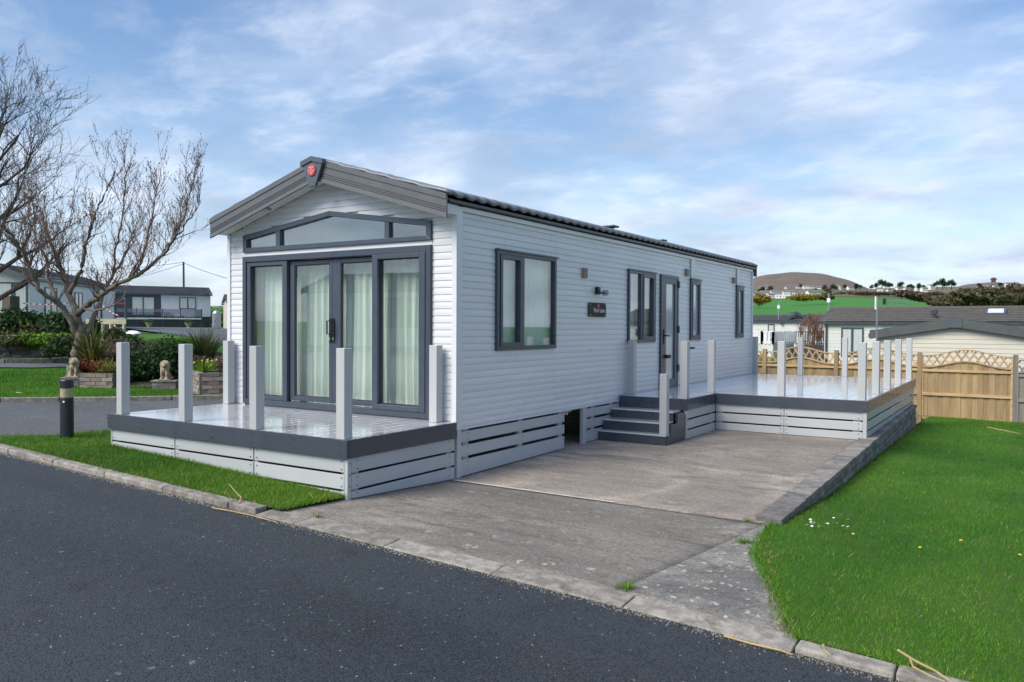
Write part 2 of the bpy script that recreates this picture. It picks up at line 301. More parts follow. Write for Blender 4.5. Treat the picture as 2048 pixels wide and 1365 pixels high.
# ---------------------------------------------------------------- mesh helpers
class MB:
    def __init__(s): s.v = []; s.f = []
    def poly(s, pts):
        b = len(s.v); s.v += [tuple(p) for p in pts]; s.f.append(tuple(range(b, b+len(pts)))); return s
    def box(s, x0, x1, y0, y1, z0, z1):
        b = len(s.v)
        s.v += [(x0, y0, z0), (x1, y0, z0), (x1, y1, z0), (x0, y1, z0), (x0, y0, z1), (x1, y0, z1), (x1, y1, z1), (x0, y1, z1)]
        s.f += [tuple(b+i for i in q) for q in ((0, 3, 2, 1), (4, 5, 6, 7), (0, 1, 5, 4), (1, 2, 6, 5), (2, 3, 7, 6), (3, 0, 4, 7))]; return s
    def hexa(s, bot, top):
        b = len(s.v); n = len(bot); s.v += [tuple(p) for p in bot]+[tuple(p) for p in top]
        s.f.append(tuple(b+i for i in reversed(range(n)))); s.f.append(tuple(b+n+i for i in range(n)))
        for i in range(n):
            j = (i+1) % n; s.f.append((b+i, b+j, b+n+j, b+n+i))
        return s
    def beam(s, p, q, wd, ht, up=(0, 0, 1)):
        p, q = Vector(p), Vector(q); d = (q-p).normalized(); sd_ = d.cross(Vector(up))
        if sd_.length < 1e-4: sd_ = d.cross(Vector((1, 0, 0)))
        sd_.normalize(); u = sd_.cross(d)
        a = [(-1, -1), (1, -1), (1, 1), (-1, 1)]
        return s.hexa([p+sd_*(i*wd/2)+u*(j*ht/2) for i, j in a], [q+sd_*(i*wd/2)+u*(j*ht/2) for i, j in a])
    def tube(s, pts, rad, n=6, cap=True):
        pts = [Vector(p) for p in pts]; b0 = len(s.v); k = len(pts)
        for i, p in enumerate(pts):
            d = (pts[min(i+1, k-1)]-pts[max(i-1, 0)])
            if d.length < 1e-9: d = Vector((0, 0, 1))
            d.normalize(); a = d.cross(Vector((.31, .17, .93) if abs(d.z) < .9 else (1, .1, 0))).normalized(); c = d.cross(a)
            r = rad[i] if hasattr(rad, '__len__') else rad
            for j in range(n):
                t = 2*PI*j/n; s.v.append(tuple(p+a*(math.cos(t)*r)+c*(math.sin(t)*r)))
        for i in range(k-1):
            for j in range(n):
                s.f.append((b0+i*n+j, b0+i*n+(j+1) % n, b0+(i+1)*n+(j+1) % n, b0+(i+1)*n+j))
        if cap:
            s.f.append(tuple(b0+j for j in reversed(range(n)))); s.f.append(tuple(b0+(k-1)*n+j for j in range(n)))
        return s
    def lathe(s, c, prof, n=16):
        b0 = len(s.v); k = len(prof)
        for r, z in prof:
            for j in range(n):
                t = 2*PI*j/n; s.v.append((c[0]+r*math.cos(t), c[1]+r*math.sin(t), c[2]+z))
        for i in range(k-1):
            for j in range(n): s.f.append((b0+i*n+j, b0+i*n+(j+1) % n, b0+(i+1)*n+(j+1) % n, b0+(i+1)*n+j))
        s.f.append(tuple(b0+j for j in reversed(range(n)))); s.f.append(tuple(b0+(k-1)*n+j for j in range(n))); return s
    def ball(s, c, r, nu=8, nv=6):
        rx, ry, rz = r if hasattr(r, '__len__') else (r, r, r)
        prof = [(math.sin(PI*i/nv), -math.cos(PI*i/nv)) for i in range(nv+1)]
        b0 = len(s.v)
        for a, z in prof:
            a = max(a, .02)
            for j in range(nu): t = 2*PI*j/nu; s.v.append((c[0]+rx*a*math.cos(t), c[1]+ry*a*math.sin(t), c[2]+rz*z))
        for i in range(nv):
            for j in range(nu): s.f.append((b0+i*nu+j, b0+i*nu+(j+1) % nu, b0+(i+1)*nu+(j+1) % nu, b0+(i+1)*nu+j))
        s.f.append(tuple(b0+j for j in reversed(range(nu)))); s.f.append(tuple(b0+nv*nu+j for j in range(nu))); return s
    def mesh(s, name, m_, off=(0, 0, 0), smooth=False):
        me = bpy.data.meshes.new(name); o_ = Vector(off)
        me.from_pydata([tuple(Vector(p)-o_) for p in s.v], [], s.f)
        me.materials.append(M[m_] if isinstance(m_, str) else m_)
        if smooth: me.polygons.foreach_set('use_smooth', [True]*len(me.polygons))
        me.update(); return me
    def build(s, name, m_, parent=None, smooth=False, bevel=0, local=False, loc=None):
        """verts are world coordinates unless local; parents are unrotated when not local"""
        base = Vector((0, 0, 0))
        if parent is not None and not local: base = wloc(parent)
        own = Vector(loc) if loc is not None else base
        me = s.mesh(name, m_, (0, 0, 0) if local else own, smooth)
        o = bpy.data.objects.new(name, me); COL.objects.link(o)
        if parent is not None: o.parent = parent
        if loc is not None: o.location = own-base
        if bevel:
            md = o.modifiers.new('bevel', 'BEVEL'); md.width = bevel; md.segments = 2; md.limit_method = 'ANGLE'; md.angle_limit = math.radians(35); md.harden_normals = False
        return o
def fixn(o):
    bm_ = bmesh.new(); bm_.from_mesh(o.data); bmesh.ops.recalc_face_normals(bm_, faces=bm_.faces); bm_.to_mesh(o.data); bm_.free(); return o
def wloc(o):
    v = Vector(o.location)
    while o.parent is not None: o = o.parent; v = v+Vector(o.location)
    return v
def tag(o, label=None, cat=None, group=None, kind=None):
    for k, q in (('label', label), ('category', cat), ('group', group), ('kind', kind)):
        if q: o[k] = q
    return o
def thing(name, label, cat, loc=(0, 0, 0), rz=0, group=None):
    o = bpy.data.objects.new(name, None); COL.objects.link(o); o.location = Vector(loc); o.rotation_euler = (0, 0, rz); o.empty_display_size = .2
    return tag(o, label, cat, group)
def inst(name, me, parent, loc, rot=(0, 0, 0), scale=(1, 1, 1), world=True):
    o = bpy.data.objects.new(name, me); COL.objects.link(o); o.parent = parent
    o.location = Vector(loc)-(wloc(parent) if world and parent is not None else Vector((0, 0, 0))); o.rotation_euler = rot; o.scale = scale
    return o
def npmesh(name, V, F, m_, rnd=None, smooth=False):
    V = np.asarray(V, np.float32); F = np.asarray(F, np.int32); k = F.shape[1]
    me = bpy.data.meshes.new(name); me.vertices.add(len(V)); me.vertices.foreach_set('co', V.ravel())
    me.loops.add(F.size); me.loops.foreach_set('vertex_index', F.ravel()); me.polygons.add(len(F)); me.polygons.foreach_set('loop_start', np.arange(0, F.size, k, dtype=np.int32))
    if rnd is not None:
        a = me.attributes.new('rnd', 'FLOAT', 'POINT'); a.data.foreach_set('value', np.asarray(rnd, np.float32))
    me.materials.append(M[m_]); me.update(calc_edges=True); me.validate()
    if smooth: me.polygons.foreach_set('use_smooth', [True]*len(me.polygons))
    return me
def addobj(name, me, parent=None):
    o = bpy.data.objects.new(name, me); COL.objects.link(o)
    if parent is not None:
        o.parent = parent; 
    return o

# ---------------------------------------------------------------- terrain
CP = np.array([(-10,-6,.40),(-4.2,-2.4,.23),(-1.8,-2,.15),(0,-2.3,.10),(2,-2.35,.03),(4.6,-2.35,-.08),(8,-3,-.2),(5,-7,-.06),(0,-8,.1),(-5,-9,.27),(-1.8,-1.4,.15),(0,-.2,.03), (3.3,-.1,-.01),(3.4,2,-.14),(3.4,4.3,-.18),(3.3,10.4,-.32),(5,14.3,-.52),(0,14.3,-.46),(-3,14.3,-.4),(8,5,-.35),(8,14,-.62),(5,0,-.11),(0,4,-.05),(0,9,-.2), (-3.6,0,.2),(-4.4,5,.25),(-4,11,.0),(-8,0,.38),(-12,3,.52),(-16,5,.67),(-25,10,.95),(-35,20,1.12),(-45,35,1.24),(-40,5,1.35),(-60,45,1.35),(-15,-10,.6),(-30,-8,1.1),(-12,15,.45),(-20,30,.75),(-35,50,1.15), (5,25,-1.2),(-5,30,-.9),(15,20,-1.2),(20,40,-1.8),(0,50,-1.4),(20,0,-.8),(-15,60,.2),(40,40,-2.2),(10,70,-2),(40,0,-1.5),(10,-20,-.3),(-20,-30,.8)])
def _tps(C):
    n = len(C); d = np.linalg.norm(C[:, None, :2]-C[None, :, :2], axis=2)
    K = np.where(d > 0, d*d*np.log(np.maximum(d, 1e-9)), 0)+np.eye(n)*.3
    P_ = np.c_[np.ones(n), C[:, :2]]
    return np.linalg.solve(np.block([[K, P_], [P_.T, np.zeros((3, 3))]]), np.r_[C[:, 2], 0, 0, 0])
_W = _tps(CP)
def H(x, y):
    x = np.asarray(x, float); y = np.asarray(y, float)
    d = np.sqrt((x[..., None]-CP[:, 0])**2+(y[..., None]-CP[:, 1])**2)
    K = np.where(d > 0, d*d*np.log(np.maximum(d, 1e-9)), 0)
    return K@_W[:-3]+_W[-3]+_W[-2]*x+_W[-1]*y
def h(x, y): return float(H(np.array([x]), np.array([y]))[0])
def lerp(a, b, t): return a+(b-a)*t
def Hd(x, y):
    """the caravan base and driveway: level by the caravan, climbing to the kerb in front"""
    x = np.asarray(x, float); y = np.asarray(y, float)
    flat = .022+.0075*np.maximum(y, 0)
    edge = H(x, np.full_like(y, -2.3))+.012
    t = np.clip(-y/2.2, 0, 1)
    return flat*(1-t)+edge*t
def hd(x, y): return float(Hd(np.array([x]), np.array([y]))[0])
def resample(P_, n):
    P_ = np.array(P_, float); s_ = np.r_[0, np.cumsum(np.linalg.norm(np.diff(P_, axis=0), axis=1))]
    t = np.linspace(0, s_[-1], n); return np.c_[[np.interp(t, s_, P_[:, i]) for i in range(P_.shape[1])]].T
def sheet(name, A, B, n, k, zf, m_, dz=0., kind='structure', parent=None, smooth=True, thick=0):
    A, B = resample(A, n), resample(B, n); t = np.linspace(0, 1, k)[None, :, None]
    XY = A[:, None, :]*(1-t)+B[:, None, :]*t
    Z = zf(XY[..., 0], XY[..., 1])+dz
    V = np.concatenate([XY, Z[..., None]], 2).reshape(-1, 3)
    i = np.arange(n-1)[:, None]*k+np.arange(k-1)[None, :]; i = i.ravel()
    F = np.c_[i, i+1, i+k+1, i+k]
    if np.cross(V[F[0, 1]]-V[F[0, 0]], V[F[0, 2]]-V[F[0, 0]])[2] < 0: F = F[:, ::-1]
    me = npmesh(name, V, F, m_, smooth=smooth); o = addobj(name, me, parent)
    if thick:
        md = o.modifiers.new('solid', 'SOLIDIFY'); md.thickness = thick; md.offset = -1
    if kind: o['kind'] = kind
    return o
# base sheet out to the horizon: polar grid round the camera
def ground_sheet():
    R = np.r_[0.5, np.geomspace(1.5, 75, 60), np.geomspace(90, 6000, 22)]; T = np.linspace(0, 2*PI, 145)[:-1]
    rr, tt = np.meshgrid(R, T, indexing='ij'); X = CAM[0]+rr*np.cos(tt); Y = CAM[1]+rr*np.sin(tt)
    rc = np.minimum(rr, 75); Xc = CAM[0]+rc*np.cos(tt); Yc = CAM[1]+rc*np.sin(tt)
    Z = H(Xc, Yc); near = np.clip((34-rr)/8, 0, 1); Z = Z-.16*near-.03
    Z -= np.clip((rr-75)/400, 0, 1)*2.0
    n, k = X.shape; V = np.c_[X.ravel(), Y.ravel(), Z.ravel()]
    i = np.arange(n-1)[:, None]*k+np.arange(k)[None, :]; j = np.arange(n-1)[:, None]*k+(np.arange(k)[None, :]+1) % k
    F = np.c_[i.ravel(), (i+k).ravel(), (j+k).ravel(), j.ravel()]
    o = addobj('ground', npmesh('ground', V, F, 'grass_ground', smooth=True)); o['kind'] = 'structure'
ground_sheet()
KY0, KY1 = -2.42, -2.29
sheet('road', [(-16, -2.6), (-7, -2.47), (-5.6, KY0), (14, KY0)], [(-16, -16), (14, -16)], 80, 36, H, 'asphalt')
sheet('side_road', [(-16, -2.6), (-6.2, -2.44), (-5.0, -2.1), (-4.62, -1.6), (-4.5, -.8), (-4.45, 2), (-4.45, 9)],
      [(-16, -6), (-11, -2.3), (-8.5, -.66), (-7.55, .42), (-6.55, 1.9), (-5.9, 3.2), (-5.7, 9)], 70, 12, H, 'asphalt_pale', .004)
sheet('verge', [(-6.1, -2.37), (-5.6, KY1), (-.02, KY1)], [(-6.1, -2.36), (-4.98, -2.06), (-4.55, -1.5), (-4.4, -.5), (-3.6, -.3), (-.02, -.3)], 60, 14, H, 'grass_ground', .045)
DR = [(3.22, .05), (3.27, -.55), (3.36, -1.0), (3.62, -1.55), (3.95, -2.21)]
pad = tag(bpy.data.objects.new('driveway', None), kind='structure'); COL.objects.link(pad)
sheet('front_slab', [(-.02, -.115), (3.187, -.115)], [(-.14, -2.225), (2.875, -2.225)], 30, 30, Hd, 'drive_front', 0, None, pad, thick=.12)
sheet('rear_slab', [(-3.8, -.085), (3.2, -.085)], [(-3.8, 11.2), (3.0, 11.2)], 40, 50, Hd, 'drive_rear', 0, None, pad, thick=.12)
sheet('apron_slab', [(3.195, -.115), (3.275, -.55), (3.36, -1.0), (3.62, -1.55), (3.95, -2.225)], [(3.19, -.14), (2.88, -2.225)], 30, 14, Hd, 'drive_apron', .003, None, pad, thick=.12)
sheet('joint_strip', [(.05, -.125), (1.85, -.118)], [(.05, -.06), (1.85, -.085)], 24, 3, Hd, 'joint_strip', .005, None, pad)
# right hand lawn
wx = lambda y: 3.29-.009*y
LW = [(3.92, KY1), (3.62, -1.55), (3.36, -1.0), (3.28, -.55), (3.24, .05)]+[(wx(y)-.05, y) for y in (.5, 2, 4, 6, 8, 10.4)]+[(3.1, 14.6)]
LE = [(16, KY1), (16, 14.6)]
sheet('lawn', LW, LE, 90, 50, H, 'grass_ground', .03)

# ---------------------------------------------------------------- the caravan
HW, HL = 3.614, 10.57
ZB, PITCH, NC = .533, .0733, 30
RX = -HW/2                                         # ridge x
SL = .295
def zs(x): return 2.735+SL*(HW/2-abs(x-RX))         # soffit line
car = thing('static_caravan', 'pale grey clad static caravan with dark slate window frames and glazed gable front', 'caravan', (RX, 5.2, 0))
wall_f = MB().box(-HW+.02, -3.301, .012, .07, ZB, 2.7).box(-.308, -.02, .012, .07, ZB, 2.7).box(-3.301, -.308, .012, .07, 2.44, 2.51)
wall_f.box(-3.301, -.308, .012, .07, ZB, .63)
def gz(x):                                         # top outline of the gable window
    return 2.711+(2.911-2.711)*(x+3.3)/1.502 if x < -1.798 else 2.911-(2.911-2.703)*(x+1.798)/1.49
wall_f.hexa([(-3.301, .012, 2.70), (-1.798, .012, 2.90), (-1.798, .012, zs(RX)+.1), (-3.301, .012, zs(-3.301)+.1)][::1], [(-3.301, .07, 2.70), (-1.798, .07, 2.90), (-1.798, .07, zs(RX)+.1), (-3.301, .07, zs(-3.301)+.1)])
wall_f.hexa([(-1.798, .012, 2.90), (-.308, .012, 2.70), (-.308, .012, zs(-.308)+.1), (-1.798, .012, zs(RX)+.1)], [(-1.798, .07, 2.90), (-.308, .07, 2.70), (-.308, .07, zs(-.308)+.1), (-1.798, .07, zs(RX)+.1)])
wall_f.box(-HW+.02, -3.301, .012, .07, 2.7, 2.8).box(-.308, -.02, .012, .07, 2.7, 2.8)
wall_front = wall_f.build('wall', 'cladding', car)
SIDE_OPEN = [(.717, 2.038, 1.33, 2.446), (4.193, 5.208, 1.361, 2.443), (5.425, 6.19, .55, 2.447), (6.784, 7.282, 1.371, 2.44), (9.417, 9.893, 1.387, 2.44)]
ws = MB(); ys = sorted({.05, HL-.02}|{q for o in SIDE_OPEN for q in o[:2]})
for a, b in zip(ys, ys[1:]):
    op = [o for o in SIDE_OPEN if o[0] <= a+1e-6 and o[1] >= b-1e-6]
    if op:
        if op[0][2] > ZB+.05: ws.box(-.07, -.014, a, b, ZB, op[0][2]+.02)
        ws.box(-.07, -.014, a, b, op[0][3]-.02, 2.84)
    else: ws.box(-.07, -.014, a, b, ZB, 2.84)
wall_side = ws.build('wall', 'cladding', car)
MB().box(-HW, -HW+.06, .02, HL, ZB, 2.84).build('wall', 'cladding', car)
MB().hexa([(-HW, HL-.06, ZB), (0, HL-.06, ZB), (0, HL-.06, 2.84), (RX, HL-.06, 3.36), (-HW, HL-.06, 2.84)], [(-HW, HL, ZB), (0, HL, ZB), (0, HL, 2.84), (RX, HL, 3.36), (-HW, HL, 2.84)]).build('wall', 'cladding', car)
MB().box(-HW+.07, -.08, .08, HL-.07, ZB+.002, ZB+.06).build('floor', 'interior', car)
MB().box(-HW+.07, -.08, 3.2, 3.26, ZB+.07, 2.8).build('partition', 'interior', car)
MB().box(-HW+.07, -.08, .08, HL-.07, 2.86, 2.88).build('ceiling', 'interior', car)
PROF = [(-.006, 0.), (.0066, 0.), (.0078, .05), (.0078, .34), (.0070, .52), (.0052, .70), (.0029, .85), (.001, 1.0), (-.006, 1.0)]
def board_mesh(axis, ln, hh=PITCH, gap=.0004):
    mb = MB(); a, b = [], []
    for d, t in PROF:
        z = t*(hh-gap)+gap*.5
        if axis == 'x': a.append((0, -d, z)); b.append((ln, -d, z))
        else: a.append((d, 0, z)); b.append((d, ln, z))
    if axis == 'x': a, b = a[::-1], b[::-1]
    mb.hexa(a[::-1] if axis == 'y' else a[::-1], b[::-1])
    me = mb.mesh('cladding_board', 'cladding'); bm_ = bmesh.new(); bm_.from_mesh(me); bmesh.ops.recalc_face_normals(bm_, faces=bm_.faces); bm_.to_mesh(me); bm_.free(); return me
_bc = {}
def board(axis, a, b, z, parent):
    if b-a < .03: return
    k = (axis, round(b-a, 3))
    if k not in _bc: _bc[k] = board_mesh(axis, b-a)
    inst('cladding_board', _bc[k], parent, (a, 0, z) if axis == 'x' else (-.012, a, z))
for c in range(NC+8):
    z0 = ZB+c*PITCH; zm = z0+PITCH/2
    if z0 < 2.76:                                   # long side
        segs = [(.085, 2.05), (2.052, 6.02), (6.022, HL-.05)] if c % 2 else [(.085, 2.05), (2.052, 6.5), (6.502, HL-.05)]
        for o in SIDE_OPEN:
            if o[2] < zm < o[3]:
                nn = []
                for a, b in segs:
                    if o[1] <= a or o[0] >= b: nn.append((a, b)); continue
                    if a < o[0]: nn.append((a, o[0]))
                    if b > o[1]: nn.append((o[1], b))
                segs = nn
        for a, b in segs: board('y', a, b, z0, wall_side)
    # gable front
    lo = [x for x in np.arange(-HW+.05, -.04, .01) if zs(x) > z0+.01]
    if not lo: break
    a, b = lo[0], lo[-1]
    if zm < 2.70: segs = [(a, -3.301), (-.308, b)]
    else:
        fr = [x for x in np.arange(-3.3, -.3, .01) if gz(x) > z0+.045]
        segs = [(a, fr[0]), (fr[-1], b)] if fr else [(a, b)]
    for p, q in segs: board('x', p, q, z0, wall_front)
# trims
MB().box(-.045, .018, -.02, .0, ZB-.01, zs(-.02)).box(.0, .018, -.0, .085, ZB-.01, 2.83).build('corner_trim', 'white_trim', car, bevel=.004)
MB().box(-HW-.018, -HW+.045, -.02, .0, ZB-.01, zs(-HW+.02)).box(-HW-.018, -HW, 0, .085, ZB-.01, 2.83).build('corner_trim', 'white_trim', car, bevel=.004)
MB().box(-.0, .018, HL-.05, HL+.01, ZB-.01, 2.83).build('corner_trim', 'white_trim', car, bevel=.004)
MB().box(-3.301, -.308, -.016, .01, 2.45, 2.50).build('transom_trim', 'white_trim', car, bevel=.004)
for y0, y1, zb in ((6.80, 6.99, 2.45), (9.44, 9.59, 2.45)): MB().box(.001, .02, y0, y1, zb, 2.80).build('cover_strip', 'white_trim', car, bevel=.003)
MB().box(.001, .018, .086, HL, 2.786, 2.835).build('eave_board', 'white_trim', car, bevel=.003)
MB().box(.001, .016, .085, HL-.05, ZB-.012, ZB+.012).build('base_trim', 'white_trim', car)
# frames
def rectframe(x0, x1, z0, z1, t, y0, y1, ax='x'):
    mb = MB(); tl, tr, tb, tt = t if hasattr(t, '__len__') else (t,)*4
    for a, b, c, d in ((x0, x0+tl, z0, z1), (x1-tr, x1, z0, z1), (x0+tl, x1-tr, z0, z0+tb), (x0+tl, x1-tr, z1-tt, z1)):
        if ax == 'x': mb.box(a, b, y0, y1, c, d)
        else: mb.box(y0, y1, a, b, c, d)
    return mb
def curtain(a, b, z0, z1, d, m_, parent, ax='x', amp=.035, wl=.13, name='curtain', seed=0):
    rng = random.Random(seed); n = max(8, int((b-a)/.012)); V = []; F = []; K = 9
    ph = [rng.uniform(0, 6) for _ in range(3)]
    for i in range(n+1):
        s_ = a+(b-a)*i/n
        for k in range(K):
            t = k/(K-1); fl = .55+.55*(1-t)
            w_ = amp*fl*(math.sin(2*PI*s_/wl+ph[0]+.5*math.sin(s_*5+ph[1]))+.45*math.sin(2*PI*s_/(wl*.43)+ph[2]+t))
            sx = s_+.012*math.sin(t*4+s_*9+ph[1])*(1-t)
            V.append((sx, d+w_, lerp(z0, z1, t)) if ax == 'x' else (d-w_, sx, lerp(z0, z1, t)))
    for i in range(n):
        for k in range(K-1): q = i*K+k; F.append((q, q+K, q+K+1, q+1))
    mb = MB(); mb.v = V; mb.f = F; return mb.build(name, m_, parent, smooth=True)
pd = rectframe(-3.301, -.308, .623, 2.448, (.062, .062, .06, .07), -.045, .06).build('patio_door_frame', 'slate_frame', car, bevel=.004)
def leaf(x0, x1, gx0, gx1, z0, z1, gz0, gz1, y0, y1, name):
    lf = rectframe(x0, x1, z0, z1, (gx0-x0, x1-gx1, gz0-z0, z1-gz1), y0, y1).build(name, 'slate_frame', car, bevel=.005)
    ym = (y0+y1)/2
    rectframe(gx0-.001, gx1+.001, gz0-.001, gz1+.001, .012, ym-.012, ym+.008).build('gasket', 'rubber', lf)
    MB().box(gx0, gx1, ym, ym+.006, gz0, gz1).build('pane', 'glass', lf)
    return lf
leaf(-3.237, -2.512, -3.173, -2.591, .684, 2.376, .735, 2.325, -.03, .05, 'fixed_light')
leaf(-1.118, -.372, -1.037, -.455, .684, 2.376, .74, 2.325, -.055, .05, 'fixed_light')
l1 = leaf(-2.50, -1.796, -2.425, -1.844, .70, 2.362, .752, 2.315, .012, .055, 'sliding_door')
l2 = leaf(-1.792, -1.12, -1.657, -1.150, .70, 2.362, .752, 2.315, .010, .055, 'sliding_door')
def dhandle(x, s_, par):
    mb = MB().tube([(x, .012, 1.50), (x+s_*.006, -.04, 1.50), (x+s_*.006, -.04, 1.65), (x, .012, 1.65)], .009, 6)
    mb.box(x-.016, x+.016, .0, .012, 1.40, 1.68); mb.build('handle', 'black', par)
    MB().box(x-.008, x+.008, -.008, .0, 1.43, 1.46).build('lock', 'metal_grey', par)
dhandle(-1.818, -1, l1); dhandle(-1.762, 1, l2)
for i, (a, b) in enumerate(((-3.32, -2.46), (-2.56, -1.77), (-1.72, -1.05), (-1.12, -.30))):
    curtain(a, b, .64, 2.37, .19+.03*(i % 2), 'curtain', car, seed=i)
# gable window
def gframe(t):
    o = [(-3.301, 2.50), (-.308, 2.50), (-.308, 2.703), (-1.798, 2.911), (-3.301, 2.711)]
    i_ = [(-3.301+t, 2.50+.057), (-.308-t, 2.50+.05), (-.308-t, 2.703-.053), (-1.798, 2.911-.058), (-3.301+t, 2.711-.052)]
    mb = MB(); n = 5
    for k in range(n):
        j = (k+1) % n
        mb.hexa([(o[k][0], -.04, o[k][1]), (o[j][0], -.04, o[j][1]), (i_[j][0], -.04, i_[j][1]), (i_[k][0], -.04, i_[k][1])][::-1],
                [(o[k][0], .05, o[k][1]), (o[j][0], .05, o[j][1]), (i_[j][0], .05, i_[j][1]), (i_[k][0], .05, i_[k][1])][::-1])
    mb.box(-2.70, -2.626, -.034, .05, 2.53, gz(-2.66)-.03); mb.box(-.955, -.89, -.034, .05, 2.53, gz(-.92)-.03); return mb
gw = gframe(.065).build('gable_window', 'slate_frame', car, bevel=.004)
for a, b in ((-3.24, -2.70), (-.89, -.37)):
    MB().hexa([(a, .0, 2.54), (b, .0, 2.54), (b, .0, gz(b)-.03), (a, .0, gz(a)-.03)], [(a, .006, 2.54), (b, .006, 2.54), (b, .006, gz(b)-.03), (a, .006, gz(a)-.03)]).build('pane', 'gable_glass', gw)
p_ = [(-2.626, 2.54), (-.955, 2.54), (-.955, gz(-.955)-.03), (-1.798, 2.88), (-2.626, gz(-2.626)-.03)]
MB().hexa([(x, .0, z) for x, z in p_], [(x, .006, z) for x, z in p_]).build('pane', 'gable_glass', gw)
MB().box(-3.3, -.31, .35, .37, 2.46, 2.95).build('pale_backing', 'sheer', car)  # added behind the gable panes; its paleness stands in for reflected sky
# side windows
def sidewin(y0, y1, z0, z1, lights, curt, name='window', mullion=None, head=True):
    wf = rectframe(y0, y1, z0, z1, .045, -.05, .03, 'y').build(name, 'slate_frame', car, bevel=.004)
    if head: MB().box(.0, .05, y0-.01, y1+.02, z1-.005, z1+.012).build('drip_bar', 'slate_frame', wf)
    if mullion: MB().box(-.045, .026, mullion[0], mullion[1], z0+.04, z1-.04).build('mullion', 'slate_frame', wf, bevel=.003)
    for a, b, c, d, sash in lights:
        if sash: rectframe(a-.045, b+.03, c-.045, d+.045, .046, -.04, .036, 'y').build('sash', 'slate_frame', wf, bevel=.003)
        MB().box(-.008, -.002, a-.004, b+.004, c-.004, d+.004).build('pane', 'frosted' if curt == 'frosted' else 'glass', wf)
    return wf
sidewin(.717, 2.038, 1.33, 2.446, [(.823, 1.20, 1.415, 2.355, True), (1.289, 1.993, 1.375, 2.40, False)], 'sheer', mullion=(1.23, 1.289))
curtain(.74, 2.02, 1.34, 2.44, -.10, 'sheer', car, 'y', .02, .11, seed=9)
sidewin(4.193, 5.208, 1.361, 2.443, [(4.24, 4.63, 1.408, 2.395, False), (4.745, 5.115, 1.45, 2.36, True)], 'none', mullion=(4.635, 4.70))
MB().box(-.10, -.095, 4.2, 5.2, 1.37, 2.43).build('blind', 'sheer', car)
sidewin(6.784, 7.282, 1.371, 2.44, [(6.88, 7.20, 1.46, 2.35, True)], 'frosted')
sidewin(9.417, 9.893, 1.387, 2.44, [(9.52, 9.81, 1.47, 2.35, True)], 'frosted')
dr = rectframe(5.425, 6.19, .56, 2.447, (.05, .05, .05, .05), -.05, .03, 'y').build('door', 'slate_frame', car, bevel=.004)
rectframe(5.475, 6.14, .61, 2.397, (.17, .11, .13, .09), -.045, .024, 'y').build('door_leaf', 'slate_frame', dr, bevel=.004)
MB().box(-.01, -.004, 5.64, 6.035, .735, 2.312).build('pane', 'frosted', dr)
MB().tube([(.03, 5.55, 1.46), (.075, 5.55, 1.46), (.08, 5.68, 1.455)], .011, 8).box(.024, .036, 5.525, 5.575, 1.32, 1.56).build('handle', 'black', dr)
MB().box(.024, .075, 5.60, 5.66, 1.09, 1.15).ball((.07, 5.69, 1.12), .028).build('key_safe', 'black', dr)
for z in (.85, 1.5, 2.25): MB().box(.02, .045, 6.15, 6.20, z, z+.12).build('hinge', 'black', dr)
MB().tube([(.01, 6.79, 1.235), (.05, 6.79, 1.235), (.07, 6.84, 1.235)], .016, 8).build('door_stop', 'black', car)
for y0, y1, z0, z1 in ((2.757, 2.872, 2.244, 2.376), (6.54, 6.66, 2.475, 2.60), (9.18, 9.30, 2.48, 2.60)):
    v_ = MB().box(.001, .028, y0, y1, z0, z1).build('vent_cover', 'vent_brown', car, bevel=.004)
    mb = MB()
    for k in range(5): mb.box(.028, .034, y0+.012, y1-.012, z0+.012+k*.022, z0+.024+k*.022)
    mb.build('louvre', 'vent_brown', v_)
lp = MB().box(.001, .05, 3.14, 3.215, 2.04, 2.14).build('wall_lamp', 'black', car, bevel=.006)
MB().lathe((.09, 3.27, 2.025), [(.03, 0), (.045, .01), (.05, .06), (.04, .075)], 12).build('shade', 'rail_glass', lp, smooth=True)
MB().tube([(.05, 3.19, 2.06), (.09, 3.27, 2.06)], .012, 6).build('arm', 'black', lp)
# plaque
pq = MB().box(.006, .018, 2.935, 3.45, 1.735, 1.922).build('name_plaque', 'plaque', car, bevel=.002)
def text_mesh(body, size, m_, ext=.0015):
    cu = bpy.data.curves.new('lettering', 'FONT'); cu.body = body; cu.size = size; cu.align_x = 'CENTER'; cu.extrude = ext
    to = bpy.data.objects.new('tmp', cu); COL.objects.link(to); bpy.context.view_layer.update()
    me = bpy.data.meshes.new_from_object(to.evaluated_get(bpy.context.evaluated_depsgraph_get())); bpy.data.objects.remove(to); bpy.data.curves.remove(cu)
    me.materials.clear(); me.materials.append(M[m_]); return me
tm = text_mesh('Park Lane', .085, 'pale_mark')
inst('lettering', tm, pq, (.0195, 3.235, 1.795), (PI/2, 0, PI/2))
em = MB()
for k in range(10):
    a, b = 2*PI*k/10, 2*PI*(k+1)/10
    em.hexa([(.018, 3.205+.032*math.cos(a), 1.885+.026*math.sin(a)), (.018, 3.205+.032*math.cos(b), 1.885+.026*math.sin(b)), (.018, 3.205+.016*math.cos(b), 1.885+.012*math.sin(b)), (.018, 3.205+.016*math.cos(a), 1.885+.012*math.sin(a))],
            [(.0205, 3.205+.032*math.cos(a), 1.885+.026*math.sin(a)), (.0205, 3.205+.032*math.cos(b), 1.885+.026*math.sin(b)), (.0205, 3.205+.016*math.cos(b), 1.885+.012*math.sin(b)), (.0205, 3.205+.016*math.cos(a), 1.885+.012*math.sin(a))])
em.box(.018, .020, 3.200, 3.210, 1.86, 1.91); em.build('emblem', 'red_badge', pq)
for y in (2.965, 3.42):
    for z in (1.757, 1.90): MB().tube([(.018, y, z), (.0215, y, z)], .008, 10).build('screw', 'pale_mark', pq)
